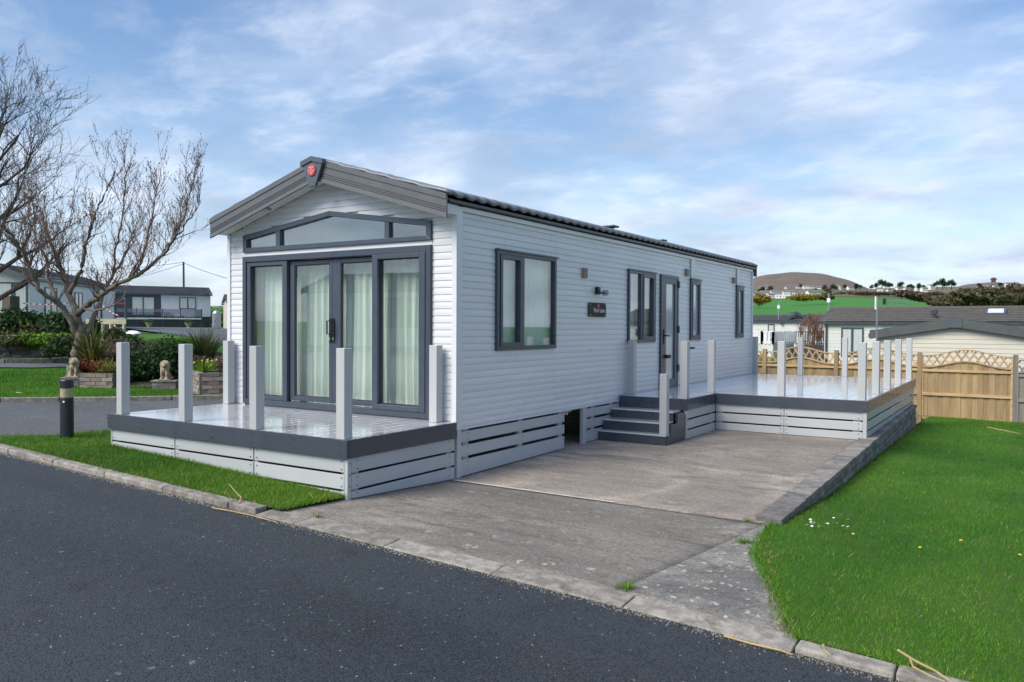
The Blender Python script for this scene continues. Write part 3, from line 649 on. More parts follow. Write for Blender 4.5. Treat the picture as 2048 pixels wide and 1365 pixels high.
# roof
def roof_slope(s_):
    ny, nx = 500, 25; Y = np.linspace(-.205, HL+.10, ny); T = np.linspace(0, 1, nx)
    ze = 2.912; zr = 3.45
    t2 = np.repeat(T, 1)
    V = []
    yy, tt = np.meshgrid(Y, T, indexing='ij')
    X = RX+s_*tt*(HW/2+.075); Zb = zr-(zr-ze)*tt
    ph = (yy/.205) % 1
    wv = .024*np.clip(np.sin(2*PI*ph)*.5+.5, 0, 1)**1.3
    step = ((tt*5.2) % 1)*.016
    Z = Zb+wv+step-.02
    V = np.c_[X.ravel(), yy.ravel(), Z.ravel()]-np.array([RX, 5.2, 0])
    i = (np.arange(ny-1)[:, None]*nx+np.arange(nx-1)[None, :]).ravel(); F = np.c_[i, i+nx, i+nx+1, i+1]
    if s_ < 0: F = F[:, ::-1]
    o = addobj('roof_slope', npmesh('roof_slope', V, F, 'roof_tile', smooth=True), car)
    md = o.modifiers.new('solid', 'SOLIDIFY'); md.thickness = .034; md.offset = -1
roof_slope(1); roof_slope(-1)
for s_ in (1, -1):
    xe = RX+s_*(HW/2+.035); q = [(xe, 2.858), (xe, 2.885), (RX, 3.405), (RX, 3.365)]
    fixn(MB().hexa([(x, -.2, z) for x, z in q], [(x, HL+.06, z) for x, z in q]).build('roof_deck', 'gutter', car))
for s_ in (1, -1):
    xe = RX+s_*HW/2
    MB().box(min(xe+s_*.002, xe+s_*.062), max(xe+s_*.002, xe+s_*.062), -.19, HL+.08, 2.845, 2.878).build('gutter', 'gutter', car, bevel=.01)
    MB().tube([(RX+s_*.0, -.205, 3.462), (RX, HL+.1, 3.462)], .035, 8).build('ridge_cap', 'roof_tile', car, smooth=True) if s_ == 1 else None
# eave box carried past the corner, soffit
for s_ in (1, -1):
    xe = RX+s_*HW/2
    MB().box(min(xe, xe+s_*.02), max(xe, xe+s_*.02), -.215, -.001, 2.737, 2.836).build('eave_return', 'white_trim', car)
    MB().hexa([(xe, -.218, 2.738), (RX, -.218, zs(RX)), (RX, -.218, zs(RX)+.03), (xe, -.218, 2.768)], [(xe, -.014, 2.738), (RX, -.014, zs(RX)), (RX, -.014, zs(RX)+.03), (xe, -.014, 2.768)]).build('soffit', 'soffit', car)
MB().lathe((-2.75, -.13, zs(-2.75)-.012), [(.05, 0), (.055, .006), (.055, .016)], 16).build('soffit_light', 'metal_grey', car)
# bargeboards: stepped profile swept along the rake
def barge(s_, yf, back=False):
    sgn = 1 if back else -1
    prof = [(0, .0), (.030, .0), (.030, -.055), (.020, -.062), (.020, -.135), (.012, -.138), (.012, -.143), (.020, -.146), (.020, -.158), (.012, -.161), (.012, -.166), (.020, -.169), (.020, -.181), (.012, -.184), (.012, -.189), (.022, -.192), (.026, -.238), (.0, -.238)]
    xe = RX+s_*(HW/2+.055); za = 3.465; ze = 2.922
    A = [(RX, yf+sgn*d, za+z) for d, z in prof]; B = [(xe, yf+sgn*d, ze+z) for d, z in prof]
    mb = MB().hexa(A, B)
    me = mb.mesh('bargeboard', 'barge', wloc(car)); bm_ = bmesh.new(); bm_.from_mesh(me); bmesh.ops.recalc_face_normals(bm_, faces=bm_.faces); bm_.to_mesh(me); bm_.free()
    addobj('bargeboard', me, car)
for s_ in (1, -1):
    barge(s_, -.222); barge(s_, HL+.115, True)
def ngon(pts, y0, y1): return MB().hexa([(x, y1, z) for x, z in pts][::-1], [(x, y0, z) for x, z in pts][::-1])
bp = [(RX-.16, 3.395), (RX-.145, 3.37), (RX-.05, 3.155), (RX+.05, 3.155), (RX+.145, 3.37), (RX+.16, 3.395), (RX+.165, 3.440), (RX, 3.487), (RX-.165, 3.440)]
bd = fixn(ngon(bp, -.285, -.250).build('apex_badge', 'badge', car, bevel=.006))
cap_ = fixn(MB().hexa([(RX-.175, -.30, 3.392), (RX, -.30, 3.438), (RX, -.30, 3.492), (RX-.175, -.30, 3.446)], [(RX-.175, -.24, 3.392), (RX, -.24, 3.438), (RX, -.24, 3.492), (RX-.175, -.24, 3.446)]).hexa([(RX+.175, -.30, 3.392), (RX, -.30, 3.438), (RX, -.30, 3.492), (RX+.175, -.30, 3.446)], [(RX+.175, -.24, 3.392), (RX, -.24, 3.438), (RX, -.24, 3.492), (RX+.175, -.24, 3.446)]).build('cap', 'badge', bd))
MB().tube([(RX, -.285, 3.335), (RX, -.293, 3.335)], .068, 24).build('rim', 'barge', bd)
MB().tube([(RX, -.293, 3.335), (RX, -.298, 3.335)], .060, 24).build('emblem', 'red_badge', bd)
rm = MB()
for k in range(5):
    a = 2*PI*k/5+.3
    rm.tube([(RX+.014*math.cos(a), -.2995, 3.335+.014*math.sin(a)), (RX+.035*math.cos(a+.4), -.2995, 3.335+.035*math.sin(a+.4)), (RX+.045*math.cos(a+.9), -.2995, 3.335+.045*math.sin(a+.9))], .004, 5)
rm.build('emblem_line', 'pale_mark', bd)
for x, y, hs_ in ((-.62, 4.88, .06), (-.9, 7.6, .03)):
    zt = 3.455-(3.455-2.925)*(x-RX)/(HW/2+.075)
    rv = MB().lathe((x, y, zt-.02), [(.06, 0), (.06, hs_), (.07, hs_+.005), (.07, hs_+.01)], 14).build('roof_vent', 'gutter', car)
    MB().box(x-.11, x+.11, y-.11, y+.11, zt+hs_-.01, zt+hs_+.02).build('cowl', 'gutter', rv, bevel=.012)
# pipes hanging in the opening under the floor
for y, dz in ((2.40, .13), (2.48, .07), (2.56, .09), (2.64, .06)):
    MB().tube([(-.12, y, ZB), (-.12, y, ZB-dz)], .028 if dz < .1 else .012, 8).build('pipe', 'pipe_white', car)
MB().box(-3.2, -.5, .4, 10.2, .40, .50).build('chassis', 'rubber', car)

# ---------------------------------------------------------------- decking and skirting
DZ = .605
ROWS = ((.446, .318), (.297, .169), (.148, -.1))
def screws(parent, pts, axis, m_='screw'):
    mb = MB()
    for x, y, z in pts:
        r = .0075; n = 6; ring = []
        for j in range(n):
            t = 2*PI*j/n
            ring.append((x+r*math.cos(t), y-.0035, z+r*math.sin(t)) if axis == 'y' else (x+.0035, y+r*math.cos(t), z+r*math.sin(t)))
        mb.f.append(tuple(range(len(mb.v), len(mb.v)+n)) if axis == 'x' else tuple(reversed(range(len(mb.v), len(mb.v)+n)))); mb.v += ring
    mb.build('screw_heads', m_, parent)['kind'] = 'stuff'
def slat(parent, x0, x1, y0, y1, ztop, zb0, zb1=None, alongx=True, m_='skirt_grey', name='skirting_board'):
    """a board whose lower edge may follow sloping ground from zb0 to zb1"""
    zb1 = zb0 if zb1 is None else zb1
    if alongx: b = [(x0, y0, zb0), (x1, y0, zb1), (x1, y1, zb1), (x0, y1, zb0)]
    else: b = [(x0, y0, zb0), (x1, y0, zb0), (x1, y1, zb1), (x0, y1, zb1)]
    return MB().hexa(b, [(q[0], q[1], ztop) for q in b]).build(name, m_, parent, bevel=.003)
postme = MB().box(-.05, .05, -.05, .05, 0, .795).mesh('deck_post', 'post_grey')
def post(parent, cx_, cy_, z0, hh=.795):
    o = inst('deck_post', postme, parent, (cx_, cy_, z0), scale=(1, 1, hh/.795)); md = o.modifiers.new('bevel', 'BEVEL'); md.width = .005; md.segments = 2
    return o
fd = thing('front_deck', 'raised pale grey deck with six bare posts in front of the glazed doors', 'deck', (-1.8, -.8, .1))
X0, X1, Y0 = -3.60, .0, -1.57
n = 24; wd = (X1-X0)/n; pl = MB().box(0, wd-.006, 0, -Y0-.025, -.028, 0).mesh('deck_board', 'deck_top')
for i in range(n):
    o = inst('deck_board', pl, fd, (X0+i*wd+.003, Y0, DZ)); md = o.modifiers.new('bevel', 'BEVEL'); md.width = .003; md.segments = 2
MB().box(X0-.03, X1+.03, Y0-.03, Y0-.001, .446, DZ+.004).build('fascia_board', 'fascia_dark', fd, bevel=.003)
MB().box(X1+.001, X1+.03, Y0, -.022, .446, DZ+.004).build('fascia_board', 'fascia_dark', fd, bevel=.003)
MB().box(X0-.03, X0-.001, Y0, -.022, .446, DZ+.004).build('fascia_board', 'fascia_dark', fd, bevel=.003)
MB().box(X0+.03, X1-.03, Y0+.03, -.05, .48, .57).build('joists', 'rubber', fd)
sc = []
for i in range(7):
    x = X0+.05+i*(X1-X0-.1)/6; sc += [(x, Y0-.03, .565), (x, Y0-.03, .485)]
for i in range(3): x = X0+.4+i*1.2; sc += [(x+.2, Y0-.03, .49)]
screws(fd, sc, 'y')
screws(fd, [(X1+.03, y, z) for y in (Y0+.0, Y0+.12, Y0+.55, Y0+1.0, Y0+1.45) for z in (.565, .485)], 'x')
ys_ = Y0+.005
vp = (X0, -2.45, -1.22, -.03)
for r, (zt, zb) in enumerate(ROWS):
    for a, b in zip(vp, vp[1:]):
        ga, gb = h(a, Y0)+.02, h(b, Y0)+.02
        if zt < max(ga, gb)-.02: continue
        slat(fd, a+.008, b-.008, ys_, ys_+.022, zt, max(zb, ga-.05), max(zb, gb-.05))
    slat(fd, X1-.012, X1+.010, Y0+.05, -.03, zt, max(zb, hd(0, Y0)+.004), max(zb, hd(0, 0)+.004), False)
for x in vp[1:-1]: MB().box(x-.04, x+.04, ys_+.023, ys_+.06, h(x, Y0)-.05, .446).build('support_batten', 'skirt_grey', fd)
MB().box(X1-.085, X1-.035, ys_+.023, ys_+.06, h(X1, Y0)-.05, .446).build('support_batten', 'skirt_grey', fd)
MB().box(X1-.028, X1+.012, ys_-.006, ys_+.04, hd(0, Y0)-.02, .446).build('corner_strip', 'skirt_grey', fd, bevel=.003)
MB().box(X0-.01, X0+.006, ys_-.006, ys_+.04, h(X0, Y0)-.05, .446).build('corner_strip', 'skirt_grey', fd, bevel=.003)
for y in (Y0+.12, -.10): MB().box(X1-.05, X1-.014, y-.04, y+.04, .02, .446).build('support_batten', 'skirt_grey', fd)
for zt, zb in ROWS: 
    if zb > h(X0, -1)-.05: slat(fd, X0-.006, X0+.012, Y0+.04, -.03, zt, zb, None, False)
sc = []
for x in (X0+.04, vp[1]-.045, vp[1]+.045, vp[2]-.045, vp[2]+.045, X1-.065):
    for z in (.418, .345, .27, .195): 
        if z > h(x, Y0)+.05: sc.append((x, ys_, z))
screws(fd, sc, 'y')
screws(fd, [(X1+.010, y, z) for y in (Y0+.12, -.12) for z in (.418, .345, .27, .195, .13, .07)]+[(X1+.012, Y0+.025, z) for z in (.40, .30, .2)], 'x')
for x, y in ((-3.46, -1.515), (-2.33, -1.52), (-3.50, -.095), (-1.235, -1.515), (-.085, -1.515), (-.185, -.10)): post(fd, x, y, DZ+.001)

# skirting under the long side
def side_skirt(y0, y1, label, battens, close=True):
    t = thing('skirting_panel', label, 'skirting', (.01, (y0+y1)/2, .02))
    for zt, zb in ((.497, .387), (.352, .237), (.203, -1)):
        b0, b1 = (zb, zb) if zb > 0 else (hd(0, y0)+.012, hd(0, y1)+.012)
        slat(t, -.012, .014, y0, y1, zt, b0, b1, False)
    for y in battens: MB().box(-.06, -.015, y-.05, y+.05, hd(0, y), .525).build('support_batten', 'skirt_grey', t)
    screws(t, [(.014, y, z) for y in battens for z in (.475, .41, .33, .26, .18, .09)], 'x')
    return t
sk = side_skirt(.065, 2.28, 'long slatted grey skirting panel under the big side window', (.19, 1.27, 2.22))
MB().box(-.015, .03, -.012, .06, hd(0, 0)+.005, .528).build('corner_strip', 'skirt_grey', sk, bevel=.003)
sk2 = side_skirt(2.86, 3.9, 'short slatted grey skirting panel beside the dark steps', (2.92, 3.12, 3.7))
MB().box(-.03, .02, 2.78, 2.855, hd(0, 2.8), .528).build('corner_strip', 'skirt_grey', sk2, bevel=.003)
MB().box(-.02, .01, 3.9, 10.5, .06, .53).build('backing_board', 'skirt_grey', sk2)

# side deck with its landing
DX, DY0, DY1, LX, LY = 3.12, 5.13, 10.72, 1.015, 3.92
sdk = thing('side_deck', 'large L shaped pale grey deck with bare posts along the caravan side', 'deck', (1.6, 7.5, .06))
n1 = int(LX/.15+.5); w1 = (LX-.03)/n1
plA = MB().box(0, w1-.006, 0, DY1-LY, -.028, 0).mesh('deck_board', 'deck_top')
for i in range(n1): inst('deck_board', plA, sdk, (.03+i*w1+.002, LY, DZ)).modifiers.new('bevel', 'BEVEL').width = .003
n2 = 14; w2 = (DX-LX)/n2; plB = MB().box(0, w2-.006, 0, DY1-DY0, -.028, 0).mesh('deck_board', 'deck_top')
for i in range(n2): inst('deck_board', plB, sdk, (LX+i*w2+.002, DY0, DZ)).modifiers.new('bevel', 'BEVEL').width = .003
for b in ((.022, LX+.03, LY-.03, LY-.001), (LX+.001, LX+.03, LY, DY0-.03), (LX+.001, DX+.03, DY0-.03, DY0-.001), (DX+.001, DX+.03, DY0, DY1), (.03, DX+.03, DY1+.001, DY1+.03)):
    MB().box(*b, .455, DZ+.004).build('fascia_board', 'fascia_dark', sdk, bevel=.003)
MB().box(.06, LX-.03, LY+.03, DY1-.03, .48, .57).box(LX-.03, DX-.03, DY0+.04, DY1-.03, .48, .57).build('joists', 'rubber', sdk)
R2 = ((.455, .335), (.312, .192), (.169, -1))
for zt, zb in R2:
    gb = lambda x, y: zb if zb > 0 else hd(x, y)+.006
    slat(sdk, LX-.012, LX+.012, LY+.0, DY0-.012, zt, gb(LX, LY), None, False)
    slat(sdk, LX+.013, 2.03, DY0+.002, DY0+.024, zt, gb(1.5, DY0)); slat(sdk, 2.036, DX-.04, DY0+.002, DY0+.024, zt, gb(2.5, DY0))
    slat(sdk, DX-.012, DX+.010, DY0+.03, 7.9, zt, gb(DX, 6), None, False); slat(sdk, DX-.012, DX+.010, 7.906, DY1-.01, zt, gb(DX, 9), None, False)
for x in (1.08, 2.03, 3.0): MB().box(x-.05, x+.05, DY0+.025, DY0+.06, hd(x, DY0), .455).build('support_batten', 'skirt_grey', sdk)
for y in (LY+.08, DY0-.1): MB().box(LX-.05, LX-.013, y-.04, y+.04, hd(LX, y), .455).build('support_batten', 'skirt_grey', sdk)
for y in (5.3, 7.9, 10.6): MB().box(DX-.05, DX-.013, y-.05, y+.05, hd(DX, y), .455).build('support_batten', 'skirt_grey', sdk)
MB().box(DX-.038, DX+.012, DY0-.006, DY0+.03, hd(DX, DY0)+.003, .455).build('corner_strip', 'skirt_grey', sdk, bevel=.003)
MB().box(LX-.03, LX+.014, LY-.008, LY+.0, hd(LX, LY)+.003, .455).build('corner_strip', 'skirt_grey', sdk, bevel=.003)
sc = [(x, DY0+.002, z) for x in (1.99, 2.07, 3.03) for z in (.43, .36, .285, .215, .145, .09)]+[(x, DY0-.03, z) for x in (1.1, 1.6, 2.05, 2.5, 3.1) for z in (.565, .49)]+[(x, LY-.03, z) for x in (.1, .5, .95) for z in (.565, .49)]
screws(sdk, sc, 'y')
screws(sdk, [(DX+.03, y, z) for y in np.arange(5.2, 10.7, .45) for z in (.565, .49)]+[(LX+.03, y, z) for y in (3.95, 4.5, 5.0) for z in (.565, .49)], 'x')
for x, y in ((.085, 4.19), (.965, 4.0), (.94, 5.20), (1.965, 5.24), (3.055, 5.21), (3.05, 6.45), (3.05, 7.62), (3.045, 9.0), (3.04, 10.62), (1.0, 10.62), (1.87, 10.62), (.06, 10.62)): post(sdk, x, y, DZ+.001)
# steps
st_ = thing('deck_steps', 'short flight of dark slate steps with pale treads leading to the side deck', 'steps', (.5, 3.5, .03))
SY = (3.22, 3.365, 3.615, 3.875); SZ = (.185, .325, .455)
zb = .03
for k in range(3):
    z0 = (hd(.5, 3.2)+.004) if k == 0 else SZ[k-1]
    MB().box(.03, 1.0-(.05 if k else 0), SY[k], SY[k]+.022, z0-(.0 if k == 0 else .004), SZ[k]-.022).build('riser', 'fascia_dark', st_, bevel=.002)
    MB().box(.028, 1.004-(.05 if k else 0), SY[k]-.008, SY[k+1], SZ[k]-.02, SZ[k]).build('tread', 'deck_top', st_, bevel=.003)
mb = MB()
for a, b, zt in ((SY[0]+.023, SY[1], SZ[0]-.022), (SY[1]+.001, SY[2], SZ[1]-.022), (SY[2]+.001, LY-.031, SZ[2]-.022)):
    mb.box(.98, 1.012, a, b, hd(1, a)+.004, zt)
mb.build('stringer', 'fascia_dark', st_)
screws(st_, [(x, SY[k]-.0005, z) for k, zz in ((0, (.07, .13)), (1, (.22, .28)), (2, (.35, .41))) for x in (.09, .5, .92) for z in zz], 'y')
screws(st_, [(1.012, y, z) for y in (3.3, 3.5, 3.7) for z in (.07, .13)], 'x')
post(st_, .955, SY[0]+.062, SZ[0]+.001, .80)

# ---------------------------------------------------------------- kerbs
def kerb_run(xs, label_parent, m_, topz, y0, y1, name='kerb_stone', drop=False, roundend=False):
    for i, (a, b) in enumerate(zip(xs, xs[1:])):
        jz = random.uniform(-.004, .004); jy = random.uniform(-.005, .005)
        za, zb_ = h(a, y0), h(b, y0)
        bot = [(a+.002, y0+jy, za-.12), (b-.004, y0+jy, zb_-.12), (b-.004, y1+jy, zb_-.12), (a+.004, y1+jy, za-.12)]
        f_ = topz*.35 if drop else topz
        top = [(a+.004, y0+jy+(.01 if not drop else .004), za+f_+jz), (b-.004, y0+jy+(.01 if not drop else .004), zb_+f_+jz), (b-.004, y1+jy, zb_+topz+jz), (a+.004, y1+jy, za+topz+jz)]
        o = MB().hexa(bot, top).build(name, m_, label_parent, bevel=.014 if not drop else .01)
        o.modifiers['bevel'].segments = 3
kb = tag(bpy.data.objects.new('kerb', None), kind='structure'); COL.objects.link(kb)
kerb_run([-6.1, -5.0, -4.1, -3.2, -2.29, -1.38, -.50, -.16], kb, 'kerb_concrete', .05, KY0, KY1)
kerb_run([-.155, .28, 1.19, 2.10, 3.01, 3.95], kb, 'kerb_concrete', .02, KY0-.01, -2.235, drop=True)
kerb_run([3.955, 4.42, 5.33, 6.24, 7.15, 8.06, 9.0, 10, 11], kb, 'kerb_concrete', .034, KY0, KY1)

# ---------------------------------------------------------------- low brick wall beside the drive
bw = thing('brick_wall', 'low weathered grey brick wall edging the driveway above the lawn', 'wall', (3.2, 5, -.1))
MB().hexa([(wx(-.05)-.19, -.05, -.2), (wx(-.05)-.012, -.05, -.2), (wx(10.4)-.012, 10.4, -.6), (wx(10.4)-.19, 10.4, -.6)], [(wx(-.05)-.19, -.05, hd(3.2, 0)-.01), (wx(-.05)-.012, -.05, hd(3.2, 0)-.01), (wx(10.4)-.012, 10.4, hd(3.2, 10.4)-.01), (wx(10.4)-.19, 10.4, hd(3.2, 10.4)-.01)]).build('mortar', 'mortar', bw)
bl = .222; CH = .078
bkm = []
for q in range(4):
    me = MB().box(-.10, .0, .004, bl-.005, .004, CH-.005).mesh('brick', 'brick_grey')
    for v in me.vertices: v.co += Vector([random.uniform(-.004, .004) for _ in range(3)])
    bkm.append(me)
cpm = []
for q in range(4):
    me = MB().box(-.2, .012, .004, bl-.004, 0, .05).mesh('coping_brick', 'brick_grey')
    for v in me.vertices: v.co += Vector([random.uniform(-.004, .004) for _ in range(3)])
    cpm.append(me)
ncol = int(10.45/bl)
for i in range(ncol):
    y = -.05+i*bl; zt = hd(3.2, y)+.006
    o = inst('coping_brick', random.choice(cpm), bw, (wx(y), y, zt-.02), (0, random.uniform(-.02, .02), random.uniform(-.012, .012)))
    md = o.modifiers.new('bevel', 'BEVEL'); md.width = .006; md.segments = 2
    for c in range(5):
        z = zt-.02-(c+1)*CH
        if z+CH < h(wx(y)+.05, y)+.005: break
        yy = y+(bl/2 if c % 2 else 0)
        inst('brick', random.choice(bkm), bw, (wx(yy)+random.uniform(-.005, .004), yy, z), (0, 0, random.uniform(-.012, .012)))

# ---------------------------------------------------------------- bollard light
bx_, by_ = -4.39, -1.64; bz = h(bx_, by_)+.03
bo = thing('bollard_light', 'black bollard light with cream lens band standing on the grass verge', 'bollard', (bx_, by_, bz))
MB().lathe((bx_, by_, bz-.05), [(.072, 0), (.072, .53), (.070, .535)], 24).build('body', 'bollard', bo, smooth=False)
MB().lathe((bx_, by_, bz+.485), [(.066, 0), (.069, .005), (.069, .105), (.066, .11)], 24).build('lens', 'bollard_lens', bo)
MB().lathe((bx_, by_, bz+.595), [(.073, 0), (.073, .085), (.066, .097), (.0, .10)], 24).build('cap', 'bollard', bo)
MB().tube([(bx_+.045, by_-.058, bz+.44), (bx_+.047, by_-.062, bz+.44)], .012, 8).build('badge', 'pale_mark', bo)

# ---------------------------------------------------------------- back fence
FY = 14.3
fn = thing('timber_fence', 'honey coloured close boarded timber fence with wavy trellis top behind the deck', 'fence', (2, FY, -.5))
posts_x = [-4.60, -2.66, -.73, 1.02, 2.865]
def ztop(u): return .69+.145*(math.cos(2*PI*(u-.5))*.5+.5)**1.2
for i, x in enumerate(posts_x+[4.77]):
    o = MB().box(x-.05, x+.05, FY-.05, FY+.05, -.75, 1.045-.012*max(0, i-3)).build('post', 'grey_wood' if i == 5 else 'fence_post', fn, bevel=.004)
def fence_panel(xa, xb, dz=0, parent=fn, bm='fence_wood', tm_='trellis_wood', rmn='fence_rail', n=16):
    w_ = (xb-xa)/n; gz_ = -.52+dz
    for k in range(n):
        a, b = xa+k*w_, xa+(k+1)*w_; off = random.uniform(0, .006)+(k % 2)*.009
        za, zb_ = ztop(k/n)+dz, ztop((k+1)/n)+dz
        MB().hexa([(a-.006, FY+off, gz_), (b+.006, FY+off, gz_), (b+.006, FY+off+.012, gz_), (a-.006, FY+off+.012, gz_)], [(a-.006, FY+off, za), (b+.006, FY+off, zb_), (b+.006, FY+off+.012, zb_), (a-.006, FY+off+.012, za)]).build('fence_board', bm, parent)
    for z, hh in ((.60, .055), (.045, .065), (-.515, .07)): MB().box(xa, xb, FY-.032, FY-.001, z+dz, z+dz+hh).build('rail', rmn, parent, bevel=.003)
    for base, tk in ((0, .03), (.265, .028)):                       # curved trims
        mb = MB(); N = 16
        for k in range(N):
            u0, u1 = k/N, (k+1)/N; a, b = lerp(xa, xb, u0), lerp(xa, xb, u1); za, zb_ = ztop(u0)+dz+base, ztop(u1)+dz+base
            mb.hexa([(a, FY-.022, za), (b, FY-.022, zb_), (b, FY+.022, zb_), (a, FY+.022, za)], [(a, FY-.022, za+tk), (b, FY-.022, zb_+tk), (b, FY+.022, zb_+tk), (a, FY+.022, za+tk)])
        mb.build('trellis_rail', tm_, parent)
    for s_ in (1, -1):                                             # diagonal lattice
        stepx = .165; x = xa-.35
        while x < xb+.35:
            lo_ = hi_ = None
            for q in np.arange(-.1, 1.2, .01):
                px = x+s_*q*.62; u = (px-xa)/(xb-xa)
                if 0 <= u <= 1:
                    zz = .62+q; t0, t1 = ztop(u)+.02, ztop(u)+.275
                    if t0 <= zz <= t1:
                        if lo_ is None: lo_ = (px, zz)
                        hi_ = (px, zz)
            if lo_ and hi_[1]-lo_[1] > .03:
                MB().beam((lo_[0], FY+s_*.006, lo_[1]+dz), (hi_[0], FY+s_*.006, hi_[1]+dz), .036, .011, (0, 1, 0)).build('lattice_slat', tm_, parent)
            x += stepx
for i in range(4): fence_panel(posts_x[i]+.05, posts_x[i+1]-.05)
fence_panel(2.915, 4.72, -.01)
for x in (2.93, 4.70): MB().box(x-.018, x+.018, FY-.02, FY+.02, -.53, .98).build('stile', 'fence_rail', fn)
fn2 = thing('weathered_fence', 'greyed older timber fence panel at the right edge beyond the grey post', 'fence', (5.5, FY, -.55))
fence_panel(4.83, 6.65, -.07, fn2, 'grey_wood', 'grey_wood', 'grey_wood')
MB().box(6.66, 6.76, FY-.05, FY+.05, -.8, .95).build('post', 'grey_wood', fn2)
MB().box(2.95, 4.7, FY+.02, FY+.08, -.70, -.53).build('gravel_board', 'kerb_concrete', fn)

# ---------------------------------------------------------------- vegetation helpers
def leafy(name, lumps, n, size, m_, parent=None, seed=1, flat=.35, loc=None, aspect=.55):
    """leaf-sized quads spread through ellipsoidal lumps: (cx, cy, cz, rx, ry, rz, weight)"""
    rng = np.random.default_rng(seed); Lm = np.array(lumps, float); wgt = Lm[:, 6]/Lm[:, 6].sum()
    k = rng.choice(len(Lm), n, p=wgt); d = rng.normal(size=(n, 3)); d /= np.linalg.norm(d, axis=1)[:, None]
    rad = rng.random(n)**.42*(1+.18*rng.normal(size=n))
    c = Lm[k, :3]+d*Lm[k, 3:6]*rad[:, None]
    nrm = d*.7+rng.normal(size=(n, 3))*.7; nrm[:, 2] += flat; nrm /= np.linalg.norm(nrm, axis=1)[:, None]
    t = np.cross(nrm, rng.normal(size=(n, 3))); t /= np.linalg.norm(t, axis=1)[:, None]; b = np.cross(nrm, t)
    s_ = size*(.6+.8*rng.random(n))[:, None]
    V = np.stack([c-t*s_, c+b*s_*aspect, c+t*s_, c-b*s_*aspect], 1).reshape(-1, 3)
    F = np.arange(4*n).reshape(-1, 4)
    if parent is not None: V = V-np.array(wloc(parent))
    o = addobj(name, npmesh(name, V, F, m_, rnd=np.repeat(rng.random(n), 4)), parent); return o
def straps(name, c, n, ln, wd, m_, parent=None, seed=2, spread=.8, base=.06, arch=1.0):
    rng = np.random.default_rng(seed); V = []; F = []; rn = []; base_o = np.array(wloc(parent)) if parent is not None else np.zeros(3)
    for i in range(n):
        a = rng.uniform(0, 2*PI); tilt = spread*rng.random()**.7; l_ = ln*(.55+.6*rng.random()); w_ = wd*(.7+.6*rng.random())
        d = np.array([math.cos(a), math.sin(a), 0]); sd_ = np.array([-math.sin(a), math.cos(a), 0]); p = np.array(c)+d*rng.uniform(0, base)
        K = 5; b0 = len(V); el = PI/2-tilt*.45; r_ = rng.random()
        for k in range(K+1):
            t = k/K; ww = w_*(1-t**2.2)*(.6+.4*min(1, t*4)); V += [p-sd_*ww/2-base_o, p+sd_*ww/2-base_o]; rn += [r_, r_]
            p = p+(d*math.cos(el)+np.array([0, 0, math.sin(el)]))*l_/K; el -= tilt*arch*.32
        for k in range(K): F.append((b0+2*k, b0+2*k+1, b0+2*k+3, b0+2*k+2))
    return addobj(name, npmesh(name, np.array(V), np.array(F), m_, rnd=rn), parent)
def grow(mb, p, d, ln, r, lvl, rng, up=.25, spread=.75, n_child=(2, 4), bud=None, rmin=.003):
    p = Vector(p); d = Vector(d).normalized(); k = 4 if lvl > 1 else 3; pts = [p.copy()]; rad = [r]; spots = []
    for i in range(k):
        d = (d+Vector((rng.gauss(0, .16), rng.gauss(0, .16), rng.gauss(0, .12)+up*.22))).normalized(); p = p+d*(ln/k); pts.append(p.copy())
        rad.append(max(rmin*.6, r*(1-.62*(i+1)/k))); spots.append((p.copy(), d.copy(), rad[-1]))
    mb.tube(pts, rad, 6 if r > .03 else (4 if r > .012 else 3), cap=False)
    if bud is not None and lvl == 0:
        for q in pts[1:]:
            if rng.random() < .7: bud.append(q)
    if lvl <= 0: return
    nc = rng.randint(*n_child)
    for j in range(nc):
        q, dd, rr = spots[min(k-1, rng.randint(0, k-1) if j else k-1)]
        nd = (dd+Vector((rng.gauss(0, spread), rng.gauss(0, spread), rng.gauss(0, spread*.6)+up))).normalized()
        grow(mb, q, nd, ln*rng.uniform(.55, .82), max(rmin, rr*rng.uniform(.6, .85)), lvl-1, rng, up, spread, n_child, bud, rmin)
def limb(mb, tw, pix, r0, r1, rng, seeds, lvl=3, ln=.6, start=.25, up=.55, bud=None, spread=.55):
    P_ = [Vector(at(*q)) for q in pix]; n = len(P_)
    # smooth the traced points
    R_ = resample([tuple(p) for p in P_], n*4); pts = [Vector(p)+Vector((rng.gauss(0, .012), rng.gauss(0, .012), rng.gauss(0, .012))) for p in R_]
    k = len(pts); rad = [lerp(r0, r1, (i/(k-1))**.8) for i in range(k)]
    mb.tube(pts, rad, 9 if r0 > .05 else 6)
    for j in range(seeds):
        t = rng.uniform(start, 1); i = min(k-2, int(t*(k-1))); d = (pts[i+1]-pts[i]).normalized()
        nd = (d*.5+Vector((rng.gauss(0, spread), rng.gauss(0, spread), up+rng.gauss(0, .25)))).normalized()
        grow(tw, pts[i], nd, ln*rng.uniform(.6, 1.25), max(.006, rad[i]*.42), lvl, rng, .42, .42, (2, 3), bud, .0035)
    return pts

